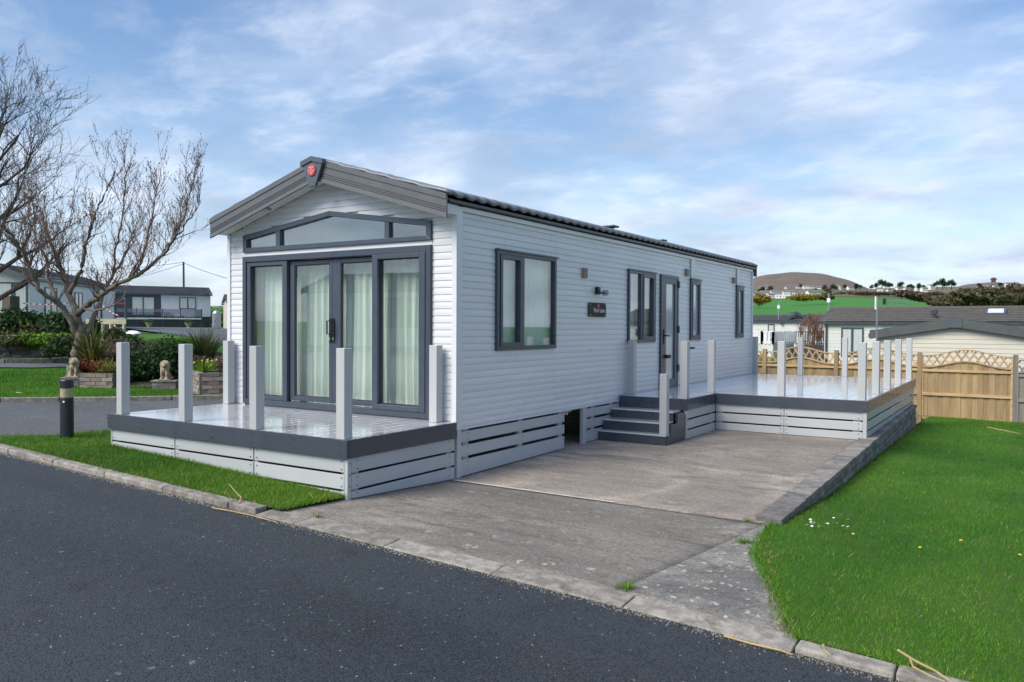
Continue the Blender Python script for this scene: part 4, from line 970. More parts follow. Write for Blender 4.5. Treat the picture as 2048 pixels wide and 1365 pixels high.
# ---------------------------------------------------------------- garden on the left
GA = [(-22, -12.5), (-16, -6.3), (-11, -2.3), (-8.42, -.55), (-7.47, .52), (-6.45, 2.0), (-5.85, 3.2), (-5.7, 9)]
sheet('garden_lawn', GA, [(-40, -14), (-38, -2), (-36, 8), (-34, 16), (-26, 22), (-16, 26), (-9, 24), (-5.7, 16)], 90, 60, H, 'grass_ground', .05)
sheet('upper_road', [(-22, -8), (-16.2, -.5), (-13.3, 2.6), (-13.4, 6), (-14.6, 8.2), (-19, 11.6), (-25, 14.8), (-31, 17.4), (-52, 27)],
      [(-24.5, -7), (-17.4, .2), (-14.5, 3.0), (-11.4, 6.6), (-11.0, 9.5), (-14.0, 12.6), (-22, 19.2), (-33, 25.5), (-51, 38)], 120, 10, H, 'asphalt_pale', .075)
gk = tag(bpy.data.objects.new('garden_kerb', None), kind='structure'); COL.objects.link(gk)
kp = resample([(-11, -2.42), (-8.42, -.62), (-7.49, .46), (-6.5, 1.95), (-5.9, 3.2), (-5.75, 6)], 14)
for a, b in zip(kp, kp[1:]):
    d = (b-a)/np.linalg.norm(b-a); nrm = np.array([d[1], -d[0]])*.05; a_, b_ = a+d*.006, b-d*.006
    bt = [(*(a_+nrm), h(*a)-.05), (*(b_+nrm), h(*b)-.05), (*(b_-nrm), h(*b)-.05), (*(a_-nrm), h(*a)-.05)]
    MB().hexa(bt, [(q[0], q[1], q[2]+.125) for q in bt]).build('kerb_stone', 'kerb_concrete', gk, bevel=.012)
# edging along the far side of the upper road
kp = resample([(-18.4, -1.6), (-14.6, 2.95), (-14.9, 5.6)], 9)
for a, b in zip(kp, kp[1:]):
    MB().beam((*a, h(*a)+.10), (*b, h(*b)+.10), .12, .14).build('kerb_stone', 'kerb_concrete', gk)

def brick_course_wall(name, label, pts, hh, m_='brick_bed', cat='planter', soil=None, bl=.215, ch=.07, depth=.1):
    c0 = np.mean(np.array(pts), axis=0); z0 = min(h(*p) for p in pts)+.03
    t = thing(name, label, cat, (c0[0], c0[1], z0)); nc = int(round(hh/ch))
    me = [MB().box(.004, bl-.006, -depth/2, depth/2, .004, ch-.006).mesh('brick', m_) for _ in range(2)]
    for a, b in zip(pts, pts[1:]):
        a, b = np.array(a), np.array(b); ln = np.linalg.norm(b-a); d = (b-a)/ln; rz = math.atan2(d[1], d[0]); n = max(1, int(round(ln/bl))); sx = ln/(n*bl)
        MB().beam((*a, z0+hh/2-.03), (*b, z0+hh/2-.03), depth-.02, hh+.02).build('mortar', 'mortar', t)
        for c in range(nc):
            for i in range(n-(c % 2)):
                p = a+d*((i+(.5 if c % 2 else 0))*bl*sx)
                inst('brick', random.choice(me), t, (p[0], p[1], z0+c*ch), (0, 0, rz+random.uniform(-.015, .015)), (sx, 1, 1))
    if soil:
        mb = MB(); mb.hexa([(x, y, z0-.05) for x, y in soil], [(x, y, z0+hh-.05) for x, y in soil]); o = mb.build('soil', 'soil', t); fixn(o)
    return t
P2 = lambda px, py, d: tuple(at(px, py, d)[:2])
bed1 = brick_course_wall('brick_planter', 'small raised brick planter at the foot of the bare tree', [P2(140, 782, 14.9), P2(162, 782, 14.15), P2(228, 784, 14.1)], .30, soil=[P2(140, 782, 14.9), P2(162, 782, 14.2), P2(228, 784, 14.2), P2(300, 770, 16.4), P2(170, 765, 16.6)])
bed2 = brick_course_wall('brick_planter', 'taller brown brick planter just left of the caravan front', [P2(372, 790, 14.6), P2(404, 800, 13.35), P2(450, 803, 13.5), P2(490, 800, 14.2)], .42, soil=[P2(372, 790, 14.6), P2(404, 800, 13.4), P2(450, 803, 13.6), P2(490, 800, 14.4), P2(440, 760, 17.0)])
# soil strip behind the lions
sheet('planting_bed', [P2(205, 787, 14.05), P2(300, 786, 14.25), P2(372, 790, 14.4)], [P2(190, 762, 17.2), P2(300, 760, 17.4), P2(372, 764, 17.2)], 20, 8, H, 'soil', .075)

# lions on plinths
def lion(px, py, dep, turn, label, plabel):
    p = at(px, py, dep); z0 = h(p[0], p[1])+.05
    pl_ = thing('brick_plinth', plabel, 'plinth', (p[0], p[1], z0))
    for c in range(2):
        for i in range(2):
            for j in range(2): 
                q = MB().box(-.2+i*.2+.004, -.2+(i+1)*.2-.004, -.13+j*.13+.004, -.13+(j+1)*.13-.004, c*.07+.004, c*.07+.066); q.build('brick', 'brick_grey', pl_, local=True)
    MB().box(-.195, .195, -.125, .125, .0, .139).build('mortar', 'mortar', pl_, local=True)
    MB().box(-.215, .215, -.145, .145, .14, .165).build('slab', 'kerb_concrete', pl_, local=True, bevel=.004)
    pl_.rotation_euler = (0, 0, turn)
    li = thing('lion_statue', label, 'statue', (p[0], p[1], z0+.166), turn)
    mb = MB(); B = mb.ball
    mb.box(-.085, .085, -.13, .13, 0, .018)
    B((0, .055, .075), (.072, .085, .07)); B((0, .01, .13), (.062, .07, .085)); B((0, -.035, .175), (.064, .055, .075))       # rump, trunk, chest
    for s_ in (-1, 1):
        B((s_*.052, .045, .055), (.034, .062, .05)); B((s_*.055, -.01, .028), (.024, .055, .018))                             # haunch, hind foot
        mb.tube([(s_*.036, -.055, .17), (s_*.038, -.072, .09), (s_*.038, -.078, .03)], [.030, .022, .020], 8); B((s_*.038, -.092, .03), (.024, .034, .016))  # foreleg, paw
        B((s_*.05, -.05, .29), (.013, .010, .012))                                                                         # ear
    B((0, -.022, .238), (.083, .06, .08)); B((0, -.012, .195), (.078, .058, .07))                                              # mane
    B((0, -.075, .243), (.044, .036, .042)); B((0, -.11, .226), (.028, .028, .022)); B((0, -.128, .236), (.010, .008, .007))  # face, muzzle, nose
    B((0, -.105, .212), (.018, .018, .010))                                                                                  # jaw
    mb.tube([(.03, .13, .03), (.08, .12, .03), (.095, .06, .03)], [.014, .012, .012], 6); B((.097, .045, .032), (.018, .026, .018))
    o = mb.build('body', 'lion_stone', li, local=True, smooth=True)
    md = o.modifiers.new('fuse', 'REMESH'); md.mode = 'VOXEL'; md.voxel_size = .007; md.use_smooth_shade = True
    li.scale = (1.12, 1.12, 1.12)
face = math.atan2(CAM[0]+8, -(CAM[1]-2))     # towards the road
lion(331, 787, 14.15, .75, 'weathered sandstone lion sitting in front of the dark green shrub', 'small grey brick plinth under the lion by the shrub')
lion(150, 783, 14.25, .75, 'weathered sandstone lion half hidden behind the black bollard', 'small brick plinth beside the tree planter, behind the bollard')

def plant(name, label, px, py, dep, cat='plant', dz=.05):
    p = at(px, py, dep); z = max(h(p[0], p[1]), -9)+dz
    return thing(name, label, cat, (p[0], p[1], z)), np.array([p[0], p[1], z])
t, c = plant('flax_plant', 'large green and yellow strap leaved plant at the foot of the bare tree', 182, 760, 14.9, dz=.3)
straps('leaf', c, 150, .95, .035, 'leaf_olive', t, 3, .95, .12); straps('leaf', c+[.05, 0, 0], 60, .85, .03, 'leaf_yellow', t, 4, 1.0, .12)
t, c = plant('rust_shrub', 'low rust red clump in the brick planter beside the tree', 170, 762, 14.5, dz=.3)
leafy('foliage', [(c[0], c[1], c[2]+.1, .24, .2, .12, 1), (c[0]+.25, c[1]+.1, c[2]+.08, .2, .16, .1, 1)], 1500, .03, 'leaf_rust', t, 5)
t, c = plant('yellow_shrub', 'bright yellow spiky plant at the right end of the tree planter', 214, 770, 14.4, dz=.2)
straps('leaf', c, 130, .42, .02, 'leaf_yellow', t, 6, 1.2, .15); leafy('foliage', [(c[0], c[1], c[2]+.15, .2, .18, .15, 1)], 700, .022, 'leaf_yellow', t, 7)
t, c = plant('evergreen_shrub', 'dark green sprawling shrub behind the lion statue', 275, 775, 15.2)
leafy('foliage', [(c[0]-.55, c[1]-.3, c[2]+.2, .42, .35, .28, 1), (c[0]-.1, c[1], c[2]+.28, .5, .4, .36, 1.4), (c[0]+.35, c[1]+.3, c[2]+.32, .45, .4, .38, 1.2), (c[0]+.55, c[1]+.45, c[2]+.5, .25, .25, .35, .5)], 6500, .038, 'leaf_dark', t, 8)
t, c = plant('heather_shrub', 'pinkish brown dry shrub rising behind the dark green one', 265, 745, 16.6)
leafy('foliage', [(c[0]-.3, c[1], c[2]+.4, .45, .35, .3, 1), (c[0]+.35, c[1]+.2, c[2]+.4, .5, .35, .32, 1)], 2600, .035, 'leaf_brown', t, 9)
t, c = plant('upright_shrub', 'loose upright green shrub beside the lion, left of a deck post', 335, 745, 15.8)
leafy('foliage', [(c[0], c[1], c[2]+.4, .3, .3, .45, 1), (c[0]+.3, c[1]+.2, c[2]+.3, .25, .25, .35, .7)], 2200, .035, 'leaf_dark', t, 10)
t, c = plant('ornamental_grass', 'rounded tuft of tall green grass in the taller planter', 405, 742, 16.2, dz=.3)
straps('leaf', c, 420, .85, .018, 'leaf_olive', t, 11, .8, .22)
t, c = plant('lavender_clump', 'low grey purple clump filling the taller brick planter', 418, 762, 14.4, dz=.42)
leafy('foliage', [(c[0]-.2, c[1]-.1, c[2]+.08, .3, .25, .14, 1), (c[0]+.3, c[1]+.2, c[2]+.1, .35, .3, .16, 1)], 2600, .028, 'leaf_brown', t, 12)
t, c = plant('spring_bulbs', 'bright green leaves with yellow flowers along the planter front', 396, 760, 13.9, dz=.42)
straps('leaf', c+[.12, .05, 0], 90, .2, .02, 'verge_blade', t, 13, .9, .3)
mb = MB()
for k in range(7): mb.ball((c[0]+random.uniform(-.1, .4), c[1]+random.uniform(-.1, .3), c[2]+random.uniform(.12, .2)), .02, 6, 4)
mb.build('bloom', 'yellow', t)
MB().beam(at(352, 712, 17.2), at(445, 709, 17.6), .1, .09).build('timber_edging', 'pole_wood')
tag(bpy.data.objects['timber_edging'], 'dark timber edging beam behind the taller brick planter', 'edging')

# stone bank wall with shrubs
sw = thing('stone_wall', 'rough dry stone retaining wall under the dark shrubs on the left', 'wall', (-16.4, 3.5, .6))
A_, B_ = np.array([-18.6, -1.5]), np.array([-16.0, 4.9]); ln = np.linalg.norm(B_-A_); d_ = (B_-A_)/ln; rz = math.atan2(d_[1], d_[0])
MB().beam((A_[0]-.3, A_[1], .72), (B_[0]-.3, B_[1], .78), .35, .75).build('rubble_core', 'mortar', sw)
zc_ = 0.
stm = []
for q in range(6):
    me = MB().box(-.5, .5, -.16, .16, -.5, .5).mesh('stone', 'stone_wall'); bm_ = bmesh.new(); bm_.from_mesh(me); bmesh.ops.subdivide_edges(bm_, edges=bm_.edges, cuts=1, use_grid_fill=True)
    for v in bm_.verts: v.co += Vector((random.gauss(0, .05), random.gauss(0, .03), random.gauss(0, .05)))
    bm_.to_mesh(me); bm_.free(); stm.append(me)
while zc_ < .50:
    ch = random.choice((.12, .17, .24)); s_ = random.uniform(0, .2)
    while s_ < ln:
        w_ = random.uniform(.2, .55); p = A_+d_*(s_+w_/2)
        inst('stone', random.choice(stm), sw, (p[0], p[1], h(*p)+.03+zc_+ch/2), (random.uniform(-.05, .05), random.uniform(-.04, .04), rz+random.uniform(-.1, .1)), (w_*.97, random.uniform(.8, 1.2), ch*.95))
        s_ += w_
    zc_ += ch
sheet('garden_bank', [(-18.9, -1.6), (-16.2, 5.0), (-17, 6)], [(-27, 1), (-25, 7), (-23, 9)], 24, 10, lambda x, y: H(x, y)+.42, 'soil')
def bush(label, px, py, dep, rx, rz_, m_, seed, n=3000, sz=.06, name='shrub'):
    p = at(px, py, dep); rng = random.Random(seed); t = thing(name, label, 'shrub', (p[0], p[1], p[2]-rz_))
    lumps = [(p[0]+rng.uniform(-.7, .7)*rx, p[1]+rng.uniform(-.7, .7)*rx, p[2]+rng.uniform(-.4, .35)*rz_, rx*rng.uniform(.4, .6), rx*rng.uniform(.4, .6), rz_*rng.uniform(.45, .7), 1) for _ in range(7)]
    leafy('foliage', lumps, n, sz, m_, t, seed); return t
bush('large rounded dark green shrub on top of the stone wall', 72, 652, 21.5, .9, .5, 'leaf_dark', 21, 6500)
bush('brownish green shrub at the left picture edge on the stone wall', 10, 668, 21.0, .9, .42, 'leaf_olive', 22, 3200)
bush('mid green trailing shrub low on the stone wall, left of the tree trunk', 88, 680, 20.3, .5, .22, 'verge_blade', 23, 1800, .05)
bush('dark olive shrub spilling over the stone wall in the middle', 42, 678, 20.4, .8, .3, 'leaf_olive', 24, 2600, .05)
bush('dark green shrub directly behind the tree trunk', 122, 668, 21, .5, .42, 'leaf_dark', 25, 2600)
bush('low dark bush behind the tree at the foot of the stone wall', 130, 690, 18.9, .38, .3, 'leaf_dark', 26, 1500, .045)
bush('small dark conifer right of the tree trunk', 186, 668, 27, .3, .55, 'leaf_dark', 27, 1200, .05)
bush('brown green bush under the half built timber deck', 236, 668, 30, .45, .35, 'leaf_olive', 28, 1200, .06)
bush('dark low shrub on the rockery right of the tree', 258, 690, 21, .45, .35, 'leaf_dark', 29, 1600, .05)
bush('brown leafless heap on the rockery beside the grass island', 225, 700, 19.5, .5, .35, 'leaf_brown', 30, 1700, .045)
bush('reddish brown shrub behind the strap leaved plant', 212, 715, 17.8, .4, .35, 'leaf_brown', 31, 1500, .04)
for k, (px, py, dp, s_) in enumerate(((246, 700, 20.5, .3), (262, 704, 20.8, .22), (284, 700, 21.2, .25), (272, 708, 20.4, .16))):
    p = at(px, py, dp); o = MB().ball((0, 0, 0), (s_, s_*.8, s_*.6), 8, 6).build('rock', 'stone_wall', None, local=True); o.location = (p[0], p[1], h(p[0], p[1])+s_*.25)
    for v in o.data.vertices: v.co *= random.uniform(.8, 1.15)
    tag(o, ['broad brown rockery stone by the dark low shrub', 'pale middle stone of the rockery beside the grass island', 'rightmost stone of the rockery beside the grass island', 'smallest front stone of the rockery'][k], 'rock', 'rockery stones')

# ---------------------------------------------------------------- bare trees
rng = random.Random(11)
tp = at(152, 778, 15.2)
tr = thing('bare_tree', 'leafless pruned tree with pale lichened trunk in the left garden', 'tree', (tp[0], tp[1], h(tp[0], tp[1])+.05))
big, tw, buds = MB(), MB(), []
D0 = 15.2
limb(big, tw, [(146, 800, D0), (148, 775, D0), (152, 740, D0), (160, 700, D0), (167, 668, D0)], .185, .135, rng, 0)
limb(big, tw, [(160, 680, D0), (136, 636, D0-.1), (118, 608, D0-.2), (95, 593, D0-.3), (76, 578, D0-.4), (62, 545, D0-.5), (46, 505, D0-.6), (22, 470, D0-.8), (0, 448, D0-1)], .07, .018, rng, 24, 3, .44, .3, bud=buds)
limb(big, tw, [(120, 610, D0-.2), (104, 585, D0-.1), (98, 555, D0), (92, 520, D0+.1), (70, 470, D0+.2), (40, 420, D0+.3)], .045, .014, rng, 16, 3, .44, .25, bud=buds)
limb(big, tw, [(166, 676, D0), (152, 628, D0+.1), (140, 592, D0+.2), (128, 556, D0+.3), (114, 520, D0+.4), (98, 475, D0+.5), (84, 425, D0+.7)], .078, .017, rng, 24, 3, .44, .35, bud=buds)
limb(big, tw, [(138, 590, D0+.2), (152, 562, D0+.1), (163, 535, D0), (168, 500, D0-.1), (182, 450, D0-.2), (205, 400, D0-.3), (228, 345, D0-.4)], .05, .012, rng, 18, 3, .42, .3, bud=buds)
limb(big, tw, [(172, 676, D0), (184, 642, D0+.3), (196, 612, D0+.6), (208, 582, D0+.9), (226, 552, D0+1.1), (250, 512, D0+1.3), (268, 460, D0+1.4)], .062, .015, rng, 20, 3, .44, .35, bud=buds)
limb(big, tw, [(154, 632, D0+.1), (172, 612, D0-.2), (196, 596, D0-.4), (226, 575, D0-.6), (262, 557, D0-.7), (300, 535, D0-.8), (330, 505, D0-.8), (352, 475, D0-.8)], .062, .024, rng, 26, 3, .44, .3, bud=buds)
limb(big, tw, [(345, 484, D0-.8), (358, 455, D0-.8), (370, 425, D0-.8), (380, 390, D0-.8), (388, 355, D0-.8), (398, 325, D0-.8)], .024, .006, rng, 34, 2, .30, .0, .8, bud=buds, spread=.35)
limb(big, tw, [(340, 490, D0-.8), (362, 462, D0-.7), (385, 430, D0-.6), (405, 400, D0-.5)], .02, .005, rng, 28, 2, .28, .05, .8, bud=buds, spread=.35)
limb(big, tw, [(168, 618, D0-.2), (184, 622, D0-.4), (204, 618, D0-.6), (232, 612, D0-.8), (248, 596, D0-.9), (258, 570, D0-1)], .022, .008, rng, 8, 1, .4, .4, bud=buds)
limb(big, tw, [(262, 557, D0-.7), (285, 520, D0-.5), (296, 470, D0-.4), (310, 400, D0-.3), (322, 340, D0-.2)], .03, .007, rng, 26, 2, .4, .2, .8, bud=buds, spread=.4)
limb(big, tw, [(226, 552, D0+1.1), (232, 500, D0+1), (246, 430, D0+.9), (252, 360, D0+.8), (250, 322, D0+.8)], .028, .007, rng, 26, 2, .4, .2, .8, bud=buds, spread=.4)
big.build('trunk', 'bark', tr, smooth=True); tw.build('crown', 'twig', tr)
bm2 = MB()
for q in buds[::2]: bm2.ball(q, .011, 4, 3)
bm2.build('buds', 'red_twig', tr)

def random_tree(name, label, base, height, seed, m_tr, m_tw, lvl=5, ln0=None, r0=.16, up=.3, lean=(0, 0), n_child=(2, 4), spread=.6, fork=.3, rmin=.005, limbs=12):
    t = thing(name, label, 'tree', base); rg = random.Random(seed); big, tw = MB(), MB(); b = Vector(base)
    tip = b+Vector((lean[0], lean[1], height*.72)); P_ = [b-Vector((0, 0, .3))]+[b.lerp(tip, i/6)+Vector((rg.gauss(0, .05), rg.gauss(0, .05), 0)) for i in range(7)]
    rad = [r0*1.15]+[r0*(1-.75*i/6) for i in range(7)]; big.tube(P_, rad, 9)
    for j in range(limbs):
        u = fork+(1-fork)*(j+.5)/limbs; i = min(6, int(u*7)); p = P_[i+0].lerp(P_[min(7, i+1)], u*7-i); a = j*2.4+rg.uniform(-.4, .4)
        el = .25+.9*u; d = Vector((math.cos(a)*math.cos(el), math.sin(a)*math.cos(el), math.sin(el)))
        grow(tw, p, d, height*.30*(1.15-.55*u), max(.02, r0*(.5-.28*u)), lvl, rg, up, spread, n_child, None, rmin)
    big.build('trunk', m_tr, t, smooth=True); tw.build('crown', m_tw, t); return t
b = at(-22, 655, 26)
random_tree('bare_tree', 'tall dark leafless tree at the left picture edge', (b[0], b[1], h(b[0], b[1])+.35), 8.6, 5, 'bark_dark', 'bark_dark', 4, r0=.24, up=.22, n_child=(3, 4), spread=.62, fork=.22, rmin=.007, limbs=17)
b = at(1626, 700, 52)
random_tree('bare_tree', 'small reddish leafless tree between the white caravan and the tiled lodge', (b[0], b[1], b[2]-.6), 2.7, 8, 'red_twig', 'red_twig', 4, r0=.08, up=.6, spread=.42, fork=.12, rmin=.009, limbs=16, n_child=(3, 4))

# ---------------------------------------------------------------- neighbouring caravans
def caravan(name, label, loc, rz, W, Ln, zf, ze, zr, zbase, mw, mr_, mb_, wins=(), pitch=.12, over=.2, tile=.3, skirt='navy_skirt', cat='caravan', front_barge=True):
    """local frame: gable at y=0 facing -y, long axis +y; zf floor, ze eave, zr ridge, zbase ground, relative to loc"""
    t = thing(name, label, cat, loc, rz)
    def siding(p, q, z0, z1, gable=False):
        mb = MB(); p, q = np.array(p, float), np.array(q, float); d = (q-p)/np.linalg.norm(q-p); nn = np.array([d[1], -d[0]]); ln = np.linalg.norm(q-p); z = z0
        top = z1 if not gable else zr-.08
        while z < top-.01:
            a, b_ = 0, ln; zz = min(z+pitch, top)
            if gable and z > ze-.12:
                f_ = max(0, (z-(ze-.12))/(zr-(ze-.12))); a, b_ = ln*.5*f_, ln*(1-.5*f_)
            P0, P1 = p+d*a, p+d*b_; o1, o2 = nn*.011, nn*.002
            mb.poly([(*(P0+o1), z), (*(P1+o1), z), (*(P1+o2), zz), (*(P0+o2), zz)]); mb.poly([(*(P0), z), (*P1, z), (*(P1+o1), z), (*(P0+o1), z)]); z += pitch
        return mb
    c = [(-W/2, 0), (W/2, 0), (W/2, Ln), (-W/2, Ln)]
    for i in range(4):
        siding(c[i], c[(i+1) % 4], zf, ze, i in (0, 2)).build('wall', mw, t, local=True)
    MB().box(-W/2+.02, W/2-.02, .02, Ln-.02, zf, ze-.02).build('core', mw, t, local=True)
    MB().box(-W/2+.03, W/2-.03, .03, Ln-.03, zbase, zf+.01).build('skirting', skirt, t, local=True)
    for s_ in (-1, 1):
        mb = MB(); run = W/2+.12; n = max(3, int(math.hypot(run, zr-ze)/tile))
        for k in range(n):
            u0, u1 = k/n, (k+1)/n; xa, xb = s_*run*u0, s_*run*u1; za, zb_ = lerp(zr, ze, u0), lerp(zr, ze, u1)
            mb.hexa([(xa, -over, za), (xb, -over, zb_+.03), (xb, Ln+over, zb_+.03), (xa, Ln+over, za)], [(xa, -over, za+.02), (xb, -over, zb_+.085), (xb, Ln+over, zb_+.085), (xa, Ln+over, za+.02)])
        fixn(mb.build('roof', mr_, t, local=True))
        for y0, y1 in ((-over-.03, -over), (Ln+over, Ln+over+.03)):
            fixn(MB().hexa([(0, y0, zr-.17), (s_*(run+.03), y0, ze-.17), (s_*(run+.03), y0, ze+.06), (0, y0, zr+.06)], [(0, y1, zr-.17), (s_*(run+.03), y1, ze-.17), (s_*(run+.03), y1, ze+.06), (0, y1, zr+.06)]).build('bargeboard', mb_, t, local=True))
        MB().box(min(s_*W/2, s_*(run+.06)), max(s_*W/2, s_*(run+.06)), -over, Ln+over, ze-.12, ze-.02).build('gutter', mb_, t, local=True)
    MB().beam((0, -over, zr+.03), (0, Ln+over, zr+.03), .16, .05).build('ridge_cap', mr_, t, local=True)
    def mp(side, a, d, z):
        return {'F': (a, -d, z), 'R': (W/2+d, a, z), 'L': (-W/2-d, a, z), 'B': (a, Ln+d, z)}[side]
    def bxs(side, a0, a1, d0, d1, z0, z1): 
        return MB().hexa([mp(side, a0, d0, z0), mp(side, a1, d0, z0), mp(side, a1, d1, z0), mp(side, a0, d1, z0)], [mp(side, a0, d0, z1), mp(side, a1, d0, z1), mp(side, a1, d1, z1), mp(side, a0, d1, z1)])
    for side, a0, a1, z0, z1, k, mg in wins:
        fr = MB(); tk = .07
        for q in ((a0, a0+tk, z0, z1), (a1-tk, a1, z0, z1), (a0+tk, a1-tk, z0, z0+tk), (a0+tk, a1-tk, z1-tk, z1)):
            x = bxs(side, q[0], q[1], .0, .05, q[2], q[3]); b0 = len(fr.v); fr.v += x.v; fr.f += [tuple(i+b0 for i in f) for f in x.f]
        for j in range(1, k):
            xm = lerp(a0, a1, j/k); x = bxs(side, xm-.05, xm+.05, .0, .05, z0+tk, z1-tk); b0 = len(fr.v); fr.v += x.v; fr.f += [tuple(i+b0 for i in f) for f in x.f]
        wf = fixn(fr.build('window', 'slate_frame', t, local=True))
        fixn(bxs(side, a0+.03, a1-.03, .021, .028, z0+.03, z1-.03).build('pane', mg, wf, local=True))
    return t, bxs
def yaw_of(a, b): return math.atan2(-(b[0]-a[0]), b[1]-a[1])
# cream caravan behind the fence
CY = 16.9
cv, _ = caravan('static_caravan', 'cream clad caravan gable rising directly behind the timber fence', (3.42, CY, 0), 0, 3.75, 10, -.75, 1.47, 1.80, -1.1, 'cream_wall', 'slate_roof', 'green_barge', pitch=.115, over=.12)
MB().box(-.16, .16, -.17, -.14, 1.62, 1.86).build('apex_plate', 'badge', cv, local=True)
# tiled lodge
a = at(1650, 642, 38)
lg, bxs = caravan('holiday_lodge', 'pale lodge with a long brown grey tiled roof behind the cream gable', (a[0], a[1]+3.0, 0), -PI/2, 6.2, 17, -.75, 1.88, 2.60, -1.7, 'white_wall', 'brown_roof', 'gutter',
    [('R', .76, 1.74, .25, 1.62, 2, 'bg_curtain'), ('R', 3.0, 3.9, .3, 1.62, 2, 'window_glass')], pitch=.16, over=.25, tile=.36)
fixn(MB().hexa([(2.0, 6.55, 2.15), (2.0, 7.35, 2.15), (1.0, 7.35, 2.38), (1.0, 6.55, 2.38)], [(2.0, 6.55, 2.28), (2.0, 7.35, 2.28), (1.0, 7.35, 2.51), (1.0, 6.55, 2.51)]).build('skylight', 'slate_frame', lg, local=True))
fixn(MB().hexa([(1.9, 6.65, 2.304), (1.9, 7.25, 2.304), (1.1, 7.25, 2.488), (1.1, 6.65, 2.488)], [(1.9, 6.65, 2.316), (1.9, 7.25, 2.316), (1.1, 7.25, 2.50), (1.1, 6.65, 2.50)]).build('skylight_pane', 'white_rail', lg, local=True))
MB().tube([(2.6, 4.6, 1.9), (2.6, 4.6, 2.24)], .09, 10).tube([(2.6, 4.6, 2.24), (2.6, 4.6, 2.42)], .14, 10).build('flue', 'gutter', lg, local=True)
MB().tube([(3.2, .05, 1.8), (3.16, .1, 1.7), (3.16, .1, -.7)], .05, 8).build('downpipe', 'gutter', lg, local=True)
# white caravan with balustrade
a, b2 = at(1470, 690, 62), at(1588, 690, 62)
sc_, bxs = caravan('static_caravan', 'white caravan with grey roof and white balustrade beyond the fence', (a[0]+1.0, a[1]+1.7, 0), -PI/2, 3.6, 6.2, .15, 2.1, 2.55, -.9, 'white_wall', 'slate_roof', 'slate_frame',
    [('R', 1.55, 2.05, .65, 1.85, 1, 'bg_curtain'), ('R', 3.9, 4.55, .55, 1.85, 1, 'bg_curtain')], pitch=.14, over=.15)
p = at(1592, 645, 60)
pc_, _ = caravan('caravan_porch', 'small white porch gable with dark glazed doors beside the white caravan', (p[0], p[1], 0), .35, 2.0, 2.6, .1, 2.0, 2.75, -.9, 'white_wall', 'slate_roof', 'slate_frame', [('F', -.75, .75, .2, 1.95, 3, 'window_glass'), ('L', .3, 1.6, .2, 1.95, 2, 'bg_curtain')], pitch=.14, over=.5, cat='porch')
def railing(name, label, P_, z0, hh, m_, gap=.14, base=True, bw_=.05):
    t = thing(name, label, 'railing', (*P_[0], z0))
    for a_, b_ in zip(P_, P_[1:]):
        a_, b_ = np.array(a_), np.array(b_); ln = np.linalg.norm(b_-a_); n = int(ln/gap)
        for z in (z0+.1, z0+hh): MB().beam((*a_, z), (*b_, z), .07, .06).build('rail', m_, t)
        for k in range(n+1):
            q = lerp(a_, b_, k/n); o = MB().box(q[0]-bw_/2, q[0]+bw_/2, q[1]-bw_/2, q[1]+bw_/2, z0-(0 if k % 5 else .0), z0+hh+(.06 if k % 5 == 0 else 0)).build('baluster', m_, t)
    return t
q1, q2, q3, q4 = P2(1500, 690, 58), P2(1524, 690, 56), P2(1546, 690, 55), P2(1588, 690, 58)
railing('balustrade', 'white picket balustrade of the raised deck at the white caravan', [q1, q2, q3, q4], .45, .85, 'white_rail', .34, bw_=.15)
fixn(MB().hexa([(*q, -.8) for q in (q1, q2, q3, q4)], [(*q, .45) for q in (q1, q2, q3, q4)]).build('raised_deck', 'white_wall'))
tag(bpy.data.objects['raised_deck'], 'white clad raised deck base under the picket balustrade', 'deck')
a, b2 = at(1600, 690, 66), at(1652, 690, 66)
dc_, _ = caravan('static_caravan', 'cream caravan half hidden behind the reddish leafless tree', (a[0], a[1]+1.8, 0), -PI/2, 3.6, 6.5, .1, 2.05, 2.7, -.9, 'cream_wall', 'brown_roof', 'white_trim', [('R', .3, .9, .3, 1.8, 1, 'window_glass'), ('R', 2.0, 2.6, .3, 1.8, 2, 'window_glass')], pitch=.14)
railing('balustrade', 'dark grey balustrade behind the reddish leafless tree', [P2(1592, 690, 57), P2(1652, 690, 57)], .35, .95, 'slate_frame', .16, bw_=.06)
o = MB().box(*sorted((P2(1592, 690, 57)[0], P2(1652, 690, 57)[0])), P2(1592, 690, 57)[1]+.2, P2(1652, 690, 57)[1]+1.4, -.8, .35).build('raised_deck', 'slate_wall'); tag(o, 'dark grey raised deck base below the dark balustrade', 'deck')
# left caravans
a, b2 = at(60, 642, 41), at(230, 645, 54)
rzA = yaw_of(a, b2); LA = math.hypot(b2[0]-a[0], b2[1]-a[1]); dA = np.array([math.cos(rzA), math.sin(rzA)])
WA = 4.2
cvA, _ = caravan('static_caravan', 'long white caravan with dark glazed front behind the trees on the left', (a[0]-dA[0]*WA/2, a[1]-dA[1]*WA/2, 0), rzA, WA, LA, 1.75, 4.0, 4.75, .9, 'pale_wall', 'brown_roof', 'barge',
    [('F', 1.35, 2.0, 1.8, 3.75, 1, 'bg_curtain'), ('F', .1, 1.3, 1.8, 3.75, 1, 'bg_curtain'), ('F', -1.6, .05, 1.8, 3.75, 2, 'bg_curtain'), ('R', 1.8, 3.4, 1.8, 3.6, 2, 'bg_curtain'), ('R', 6.0, 7.2, 2.5, 3.5, 2, 'window_glass'), ('R', 9.2, 10.4, 1.8, 3.6, 2, 'window_glass')], pitch=.15, over=.35)
a, b2 = at(150, 655, 65), at(421, 655, 70)
rzB = yaw_of(a, b2); LB = math.hypot(b2[0]-a[0], b2[1]-a[1]); nB = np.array([math.cos(rzB), math.sin(rzB)])
zB = 1.36
